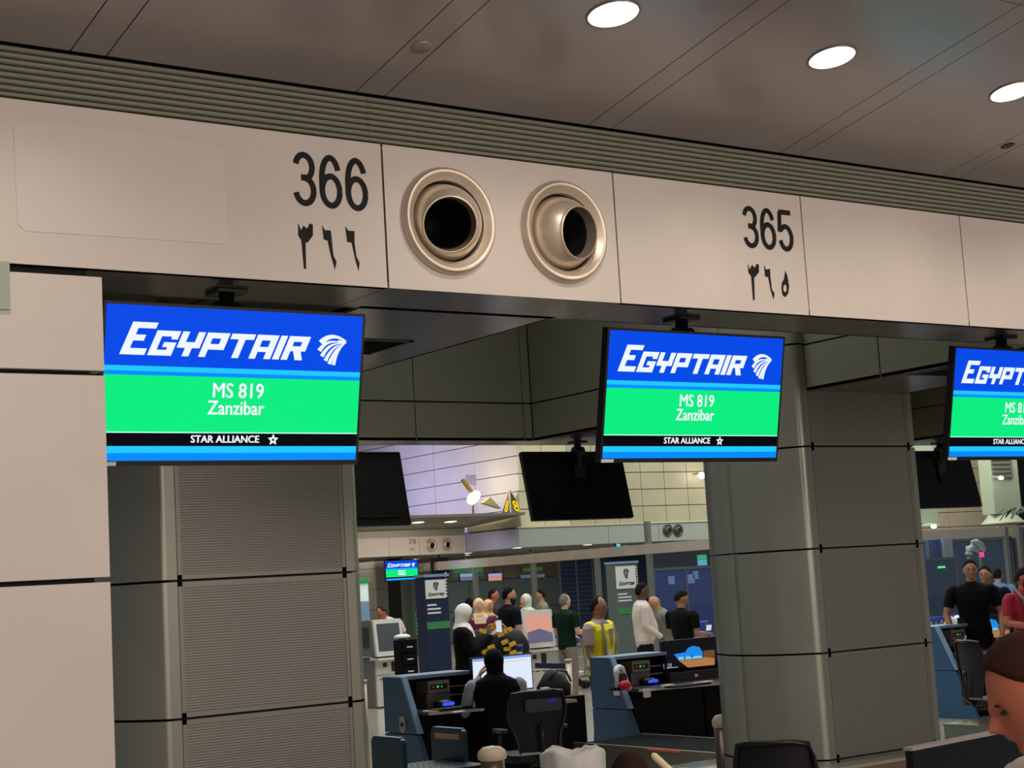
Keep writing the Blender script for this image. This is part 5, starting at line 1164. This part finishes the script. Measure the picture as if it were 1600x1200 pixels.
def stanchion(px, py, Z, lab, r=.03, belt_to=None, hb=.06):
    p = U(px, py, Z=Z); t = empty('stanchion', (p.x, p.y, 0), label=lab, category='stanchion', group='queue barrier posts')
    MB().cyl((p.x, p.y, .03), (p.x, p.y, Z), r).build('post', steel_p, t); MB().lathe([(.001, 0), (.16, 0), (.16, .02), (.05, .035), (.001, .035)], (p.x, p.y, 0), (0, 0, 1)).build('foot', steel_p, t)
    MB().cyl((p.x, p.y, Z+.001), (p.x, p.y, Z+.03), r*1.2).build('cap', steel_p, t)
    if belt_to:
        q = U(belt_to[0], belt_to[1], Z=Z-.05); d = (Vector((q.x, q.y, 0))-Vector((p.x, p.y, 0))); n = d.normalized(); p0 = Vector((p.x, p.y, Z-.08))+n*r*1.1; p1 = Vector((q.x, q.y, Z-.08)); sd = Vector((-n.y, n.x, 0))*.002
        MB().add([p0-sd, p1-sd, p1-sd+Vector((0, 0, hb)), p0-sd+Vector((0, 0, hb)), p0+sd, p1+sd, p1+sd+Vector((0, 0, hb)), p0+sd+Vector((0, 0, hb))], [(0, 1, 2, 3), (7, 6, 5, 4), (0, 4, 5, 1), (3, 2, 6, 7), (0, 3, 7, 4), (1, 5, 6, 2)]).build('belt', belt_m, t)
stanchion(888, 1034, .98, 'beige barrier post left of the yellow vest with a navy belt', .034, (836, 1040)); stanchion(568, 1067, .98, 'slim beige barrier post along the edge of the left column', .03)
stanchion(665, 995, .98, 'beige barrier post left of the navy stand, far away', .03, (700, 1000)); stanchion(897, 976, .98, 'far barrier post holding the blue belt right of the green shirt', .03, (863, 980), .08)
cart_b = M('cart_handle_blue', (36, 52, 170), .4); cart_s = M('cart_steel', (170, 168, 160), .3, .8)
def cart(px, py, D, lab, rz=.3):
    p = U(px, py, D=D); T = TR((p.x, p.y, 0), rz); t = empty('baggage_cart', (p.x, p.y, 0), rz, label=lab, category='cart', group='parked baggage carts')
    MB().tube([T @ Vector((-.28, 0, 1.0)), T @ Vector((.28, 0, 1.0))], .032, n=10).build('handle', cart_b, t)
    g = MB()
    for k in (-1, 1): g.tube([T @ Vector((k*.27, 0, 1.0)), T @ Vector((k*.27, .1, .75)), T @ Vector((k*.27, .22, .22)), T @ Vector((k*.22, .9, .16))], .016, n=8)
    for z, y in ((.75, .1), (.55, .14), (.35, .19), (.2, .3), (.17, .6), (.16, .9)): g.tube([T @ Vector((-.26, y, z)), T @ Vector((.26, y, z))], .012, n=6)
    g.build('frame', cart_s, t)
    g = MB()
    for k in range(6): g.tube([T @ Vector((-.24+.096*k, .06, .92)), T @ Vector((-.22+.088*k, -.12, .80)), T @ Vector((-.22+.088*k, .1, .72))], .006, n=6)
    for z in (.80, .92): g.tube([T @ Vector((-.24, -.12 if z < .9 else .0, z)), T @ Vector((.24, -.12 if z < .9 else .0, z))], .008, n=6)
    g.build('basket', cart_s, t); MB().box((-.24, -.02, .84), (.24, .0, .93), T=T).build('advert_plate', cart_b, t)
    for k in (-1, 1): MB().cyl((k*.25-.02, .25, .07), (k*.25+.02, .25, .07), .07, T=T).build('wheel', black_m, t)
    MB().cyl((-.02, .85, .07), (.02, .85, .07), .07, T=T).build('wheel', black_m, t)
for k, px in enumerate((893, 914, 936, 957)): cart(px, 948, 28+.3*k, ['first', 'second', 'third', 'fourth'][k]+' parked baggage cart from the left behind the man in the vest')
for k, px in enumerate((1450, 1466, 1482)): cart(px, 935, 24+.35*k, ['nearest', 'middle', 'furthest right'][k]+' of the three blue handled baggage carts behind the second column')
cart(1090, 945, 29, 'baggage cart beside the curved column, under the blue booth')
# luggage by the women
p = U(777, 1040, D=20.8); t = empty('duffel_bag', (p.x, p.y, .62), label='big black duffel bag with yellow patches on a cart, above the seated woman', category='bag')
za = U(777, 979, D=20.8).z; zb = za-.42
g = MB(); g.loft([((p.x-.30, p.y+.18, zb+.17), (0, .10, 0), (0, 0, .12)), ((p.x-.24, p.y+.14, zb+.2), (0, .17, 0), (0, 0, .19)), ((p.x, p.y, zb+.21), (0, .2, 0), (0, 0, .21)), ((p.x+.24, p.y-.14, zb+.19), (0, .17, 0), (0, 0, .19)), ((p.x+.32, p.y-.19, zb+.14), (0, .1, 0), (0, 0, .12))], n=18); g.build('body', M('duffel_black', (20, 19, 18), .7, bump=.5, bscale=16), t)
g = MB()
for (dx, dy) in ((-22, -14), (-14, -3), (-9, 12), (-4, -20), (6, -9), (12, 3), (18, -16), (24, 6), (27, 20), (2, -25), (16, 14), (-18, 18)):
    c = U(777+dx, 1000+dy, D=20.62); MB().rbox((-.055-.01*((dx+dy) % 3), -.008, -.026), (.05, .012, .024+.008*(dx % 2)), .015, axis='y', T=Matrix.Translation(c) @ Matrix.Rotation((dx % 3-1)*.3, 4, 'Y')).build('patch', M('patch_ochre', (206, 158, 30), .6), t)
MB().tube([U(757, 990, D=20.7), U(765, 976, D=20.6), U(785, 975, D=20.6), U(795, 986, D=20.6)], .012).build('handle', M('strap_ochre', (180, 140, 40), .7), t)
t = empty('baggage_cart', (p.x, p.y, 0), label='laden baggage cart carrying the duffel bag, mostly hidden by the seated woman', category='cart')
MB().box((p.x-.3, p.y-.25, .16), (p.x+.3, p.y+.3, .2)).build('platform', cart_s, t); MB().rbox((p.x-.3, p.y-.22, .2), (p.x+.3, p.y+.25, zb+.005), .04).build('suitcase', M('case_olive', (70, 60, 44), .7), t)
for k in (-1, 1):
    for j in (-1, 1): MB().cyl((p.x+k*.24-.02, p.y+j*.2, .08), (p.x+k*.24+.02, p.y+j*.2, .08), .08).build('wheel', black_m, t)
p = U(812, 1026, D=20); t = empty('water_bottle', p, label='bottle with a dark blue cap right of the duffel bag', category='bottle')
MB().cyl((p.x, p.y, 0.0), (p.x, p.y, p.z), .07).build('stand', kg, t); MB().cyl(p, p+Vector((0, 0, .07)), .035).build('bottle_body', kw, t); MB().cyl(p+Vector((0, 0, .071)), p+Vector((0, 0, .15)), .045).build('cap', M('cap_blue', (24, 30, 90), .4), t)
p = U(638, 1048, D=21.5); t = empty('drawer_cabinet', (p.x, p.y, 0), label='black drawer cabinet with small white handles between kiosk and navy stand', category='cabinet')
zt = U(638, 1000, D=21.5).z; MB().box((p.x-.09, p.y, 0), (p.x+.15, p.y+.2, zt)).build('carcass', desk_blk, t)
for k in range(4): o = MB().box((p.x-.08, p.y-.02, zt-.16-k*.16), (p.x+.14, p.y-.001, zt-.02-k*.16)).build('drawer', desk_blk, t); MB().box((p.x-.02, p.y-.03, zt-.10-k*.16), (p.x+.07, p.y-.021, zt-.085-k*.16)).build('handle', signw, o)
MB().ell((p.x+.02, p.y+.15, zt+.04), (.12, .1, .04)).build('cloth', signw, label='pale crumpled cloth on the black drawer cabinet', category='cloth')
for (px, py, D, lab, c) in ((1485, 1000-27, 21, 'white cushion shaped bag left of the polo shirt, front', (226, 220, 208)), (1497, 1000-29, 21.3, 'white cushion shaped bag held against the polo shirt', (232, 228, 220))):
    p = U(px, py, D=D); 
    t = empty('shopping_bag', (p.x, p.y, .0), label=lab, category='bag'); MB().loft([((p.x, p.y, .9), (.09, 0, 0), (0, .07, 0)), ((p.x, p.y, p.z-.02), (.10, 0, 0), (0, .08, 0)), ((p.x, p.y, p.z+.05), (.07, 0, 0), (0, .05, 0)), ((p.x, p.y, p.z+.08), (.03, 0, 0), (0, .03, 0))], n=14).build('body', M('bag_%d' % c[0], c, .6, bump=.4, bscale=18), t)
    MB().box((p.x-.12, p.y-.1, 0), (p.x+.12, p.y+.1, .9)).build('trolley_case', M('case_dark', (30, 30, 40), .6), t)
# ============================================================ security lamp arm behind the glass at the right
p = U(1514, 865, Y=29.5); t = empty('lamp_arm', (p.x, p.y, 0), label='white jointed lamp arm on a post behind the right glass', category='lamp')
q = lambda x, y: U(x, y, Y=29.5); wm_ = M('arm_white', (176, 186, 190), .35)
MB().cyl((p.x, p.y, 0), p, .07).build('post', kg, t); MB().cyl(q(1514, 867), q(1514, 864), .11).build('collar', wm_, t)
MB().tube([q(1514, 863), q(1514, 858), q(1519, 856), q(1528, 860)], [.09, .11, .09, .06]).build('elbow', wm_, t); MB().tube([q(1519, 847), q(1525, 847), q(1532, 853), q(1538, 859)], [.05, .09, .12, .06]).build('lamp_shade', wm_, t); MB().tube([q(1516, 857), q(1520, 848)], .04).build('joint', wm_, t)
p = q(1535, 866.5); t = empty('pink_lamp', p, label='small pink glowing square lamp behind the right glass', category='light'); MB().box((p.x-.07, p.y, p.z-.07), (p.x+.07, p.y+.05, p.z+.07)).build('face', M('pink_glow', (255, 60, 160), emit=1.2), t); MB().box((p.x-.03, p.y+.05, 0), (p.x+.03, p.y+.1, p.z+.05)).build('post', kg, t)
# ============================================================ baggage belts between the desks
teal = M('guard_teal', (22, 52, 62), .3, .3); steel_s = M('belt_side_steel', (150, 142, 128), .3, .6); 
a = U(582, 1150, Z=.75); b_ = U(632, 1154, Z=.75); c = U(675, 1136, Z=.75); d_ = U(727, 1139.5, Z=.75)
t = empty('weighing_belt', (a.x+.4, (a.y+b_.y)/2, 0), label='teal sided weighing belt behind the left desk, dotted black top', category='conveyor')
for p0, p1 in ((a, b_), (c, d_)):
    x = (p0.x+p1.x)/2; y0, y1 = sorted((p0.y, p1.y)); MB().rbox((x-.02, y0, .12), (x+.02, y1, .75), .05, axis='x', n=4).build('side_guard', teal, t, bevel=.004)
    MB().box((x-.022, y0+.04, .751), (x+.022, y1-.04, .757)).build('top_edge', desk_edge, t)
xa = (a.x+b_.x)/2; xc = (c.x+d_.x)/2
e1 = U(672, 1184, X=(xa+xc)/2); 
MB().box((xa+.03, min(a.y, b_.y)-.2, .12), (xc-.03, max(a.y, b_.y), .5)).build('belt_bed', black_m, t)
g = MB()
for i in range(10):
    for j in range(8): g.box((xa+.08+i*(xc-xa-.16)/9.5, min(a.y, b_.y)-.15+j*.09, .5), (xa+.095+i*(xc-xa-.16)/9.5, min(a.y, b_.y)-.13+j*.09, .503))
g.build('tread_dot', M('dot_teal', (60, 110, 110), .4), t, kind='stuff')
MB().box((xc-.025, U(700, 1151, X=xc).y-.2, .665), (xc-.021, U(700, 1151, X=xc).y+.16, .71)).build('orange_label', M('label_orange', (214, 150, 96), .5), t)
a = U(926, 1162, Z=.35); b_ = U(1110, 1176, Z=.35); x = (a.x+b_.x)/2
t = empty('collecting_belt', (x+.4, (a.y+b_.y)/2, 0), label='low steel sided baggage belt running towards the second desk', category='conveyor')
MB().box((x, b_.y-1.2, .05), (x+.03, 12.70, .35)).build('side_rail', steel_s, t); MB().box((x+.84, b_.y-1.2, .05), (x+.87, 12.70, .35)).build('side_rail', steel_s, t); MB().box((x+.03, b_.y-1.2, .1), (x+.84, 12.70, .335)).build('belt_bed', M('belt_rubber', (9, 9, 9), .95, spec=.1), t)
g = U(1012, 1168, X=x); g2 = U(1063, 1172, X=x); MB().box((x-.004, g2.y, .33), (x-.001, g.y, .35)).build('orange_reflection', M('reflection_orange', (230, 110, 80), .5, emit=.25), t)  # orange reflection on the rail edge, built as a faintly glowing strip
for k in range(4): 
    y = b_.y-.6+k*.7; MB().cyl((x-.008, y, .27), (x-.001, y, .27), .015).build('bolt', black_m, t)
p = U(875, 1166, Z=.0); p = U(875, 1155, D=17.2); t = empty('carton', (p.x, p.y, 0), label='maroon carton with a white patch under the white ring, right of the chair', category='box')
zc_ = U(875, 1143, D=17.2).z; MB().box((p.x-.14, p.y, 0), (p.x+.12, p.y+.2, zc_)).build('box_body', M('carton_maroon', (96, 36, 30), .6), t); MB().box((p.x-.11, p.y-.003, zc_-.16), (p.x-.01, p.y-.0005, zc_-.04)).build('patch', paper, t)
t = empty('tape_roll', (p.x, p.y+.08, zc_), label='white ring shaped roll standing on the maroon carton', category='roll')
g = MB(); g.lathe([(.065, -.035), (.12, -.035), (.12, .035), (.065, .035), (.065, -.035)], (p.x-.01, p.y+.08, zc_+.122), (-.3, -1, 0), n=28); g.build('ring', paper, t)
# ============================================================ near things along the lower edge
bol = M('bollard_beige', (232, 208, 176), .4); bols = M('bollard_steel', (120, 104, 92), .3, .5)
def bollard(px, py, D, r, lab):
    p = U(px, py, D=D); t = empty('bollard', (p.x, p.y, 0), label=lab, category='bollard', group='round topped guard posts')
    MB().cyl((p.x, p.y, 0), (p.x, p.y, p.z-.06), r*.82).build('post', bols, t)
    MB().lathe([(.001, .0), (r*.6, -.008), (r*.93, -.03), (r, -.05), (r*.97, -.075), (r*.82, -.085)], p, (0, 0, 1), n=32).build('cap', bol, t)
bollard(768, 1165, 9.6, .088, 'round beige topped guard post left of the white bag'); bollard(1126, 1116, 10.6, .062, 'round topped guard post in front of the curved column')
p = U(895, 1172, D=8.2); t = empty('waste_bin', (p.x, p.y, 0), label='bin lined with a crumpled white plastic bag at the lower edge', category='bin')
wb_ = M('bag_plastic', (236, 230, 220), .45, bump=.9, bscale=7); hgt = p.z; w = .165
MB().cyl((p.x, p.y, 0), (p.x, p.y, hgt-.16), .14, n=24).build('bucket', M('bin_grey', (90, 88, 84), .5), t)
b = MB(); n = 40; vs = []; prof = [(.150, -.30), (.158, -.12), (.165, -.01), (.150, .004), (.12, -.02), (.09, -.10), (.001, -.14)]; random.seed(3)
ph_ = [random.uniform(-1, 1) for _ in range(n)]
for i, (r, z) in enumerate(prof):
    for k in range(n):
        a = 2*PI*k/n; rr = r*(1+.035*ph_[k]+.03*math.sin(5*a+i)); vs.append((p.x+rr*math.cos(a), p.y+rr*math.sin(a), hgt+z+.010*math.sin(4*a+1)+.008*ph_[(k*3+i) % n]))
b.add(vs, [(i*n+k, i*n+(k+1) % n, (i+1)*n+(k+1) % n, (i+1)*n+k) for i in range(len(prof)-1) for k in range(n)], 0, None, True).build('bin_liner', wb_, t)
person('dark haired person, only the crown of the head showing at the lower edge', 984, 1183, D=6.0, face=95, sk='tan', hair=(58, 38, 32), shirt=(60, 58, 60), hairstyle='thick', sit=True, vox=.012)
p0 = U(1022, 1181, D=5.2); p1 = U(1060, 1216, D=5.2); p2 = p0+(p1-p0).normalized()*1.6
t = empty('rod', (p1.x, p1.y, 0), label='cream rod leaning into the lower edge beside the dark hair', category='rod'); MB().tube([p0, p0+(p1-p0)*3], .012).build('stick', M('rod_cream', (218, 206, 160), .4), t); q_ = p0+(p1-p0)*3; MB().cyl((q_.x, q_.y, 0), (q_.x, q_.y, q_.z), .03).build('stand', black_m, t)
gl = M('counter_glass_pale', (150, 166, 152), .08, .0, coat=.6, noise=.04, nscale=2)
def glass_counter(cor, right, left, Zt, lab, right_corner=False, h=.5):
    c0 = U(*cor, Z=Zt); e0 = U(*right, Z=Zt); t = empty('glass_counter', (c0.x, c0.y, 0), label=lab, category='counter')
    x0, x1 = sorted((c0.x, e0.x)); y1 = c0.y; y0 = y1-1.3
    MB().box((x0, y0, Zt-.012), (x1, y1, Zt)).build('glass_top', gl, t, bevel=.002); MB().box((x0+.004, y0+.01, Zt-.5), (x0+.016, y1-.01, Zt-.013)).build('side_glass', gl, t); MB().box((x0+.02, y1-.02, Zt-.5), (x1-.02, y1-.008, Zt-.013)).build('rear_glass', gl, t)
    MB().box((x0+.03, y0+.05, 0), (x1-.03, y1-.05, Zt-.5)).build('plinth', M('plinth_brown', (96, 80, 66), .5), t)
glass_counter((1472, 1131), (1640, 1106), None, .72, 'pale glass topped counter right of the second column'); glass_counter((1040, 1197), (1131, 1180), None, .52, 'pale glass topped counter at the lower edge left of the dark chair')
a = U(1276, 1198, Y=6.74); b_ = U(1424, 1177, Y=6.74)
t = empty('back_counter', (7.2, 6.6, 0), label='brown counter back with pale top edge at the foot of the second column', category='counter')
MB().box((6.2, 6.60, 0), (8.05, 6.74, a.z-.02)).build('panel', M('counter_brown', (110, 92, 74), .45, noise=.05), t); MB().box((6.2, 6.59, a.z-.018), (8.05, 6.75, a.z)).build('top_edge', M('counter_edge', (150, 148, 128), .35), t)
p = U(1425, 1168, D=5.6); q_ = U(1572, 1156, D=6.0); ex = Vector((q_.x-p.x, q_.y-p.y, 0)); rz = math.atan2(ex.y, ex.x); W = ex.length*1.25
T = TR((p.x, p.y, 0), rz); t = empty('monitor', (p.x, p.y, 0), rz, label='black monitor with a pale upper edge in front of the near woman', category='monitor'); zt = p.z; zt2 = .74
MB().box((0, 0, zt-.36), (W, .03, zt-.012), T=T).build('display', blackg, t); MB().box((-.004, -.004, zt-.0115), (W+.004, .034, zt), T=T).build('top_edge', M('monitor_edge', (170, 158, 160), .35, .3), t)
MB().box((W/2-.03, .031, zt2-.0), (W/2+.03, .055, zt-.2), T=T).build('stand_neck', black_m, t); MB().box((W/2-.12, -.04, zt2-.012), (W/2+.12, .14, zt2), T=T).build('stand_foot', black_m, t)
tt = empty('near_counter', (p.x, p.y, 0), rz, label='counter carrying the near black monitor, below the picture edge', category='counter')
MB().box((-.4, -.3, .70), (W+1.0, .5, zt2-.0125), T=T).build('worktop', desk_top, tt); MB().box((-.3, .0, 0), (W+.9, .4, .699), T=T).build('cabinet', desk_blue, tt)
R5 = person('woman close by at the right edge, brown hair, face bent down, pale blouse', 1624, 962, D=3.25, face=183, sk='red', hair=(72, 40, 32), shirt=(196, 190, 184), trousers=(40, 40, 50), sleeve='long', hairstyle='thick', nod=.12, vox=.0045, nose=1.7, lean=.28, arms={1: ((.13, .13, .73), (.06, .26, .70)), -1: ((-.14, .13, .745), (-.07, .27, .72))}, wide=1.2)
#SECTION6
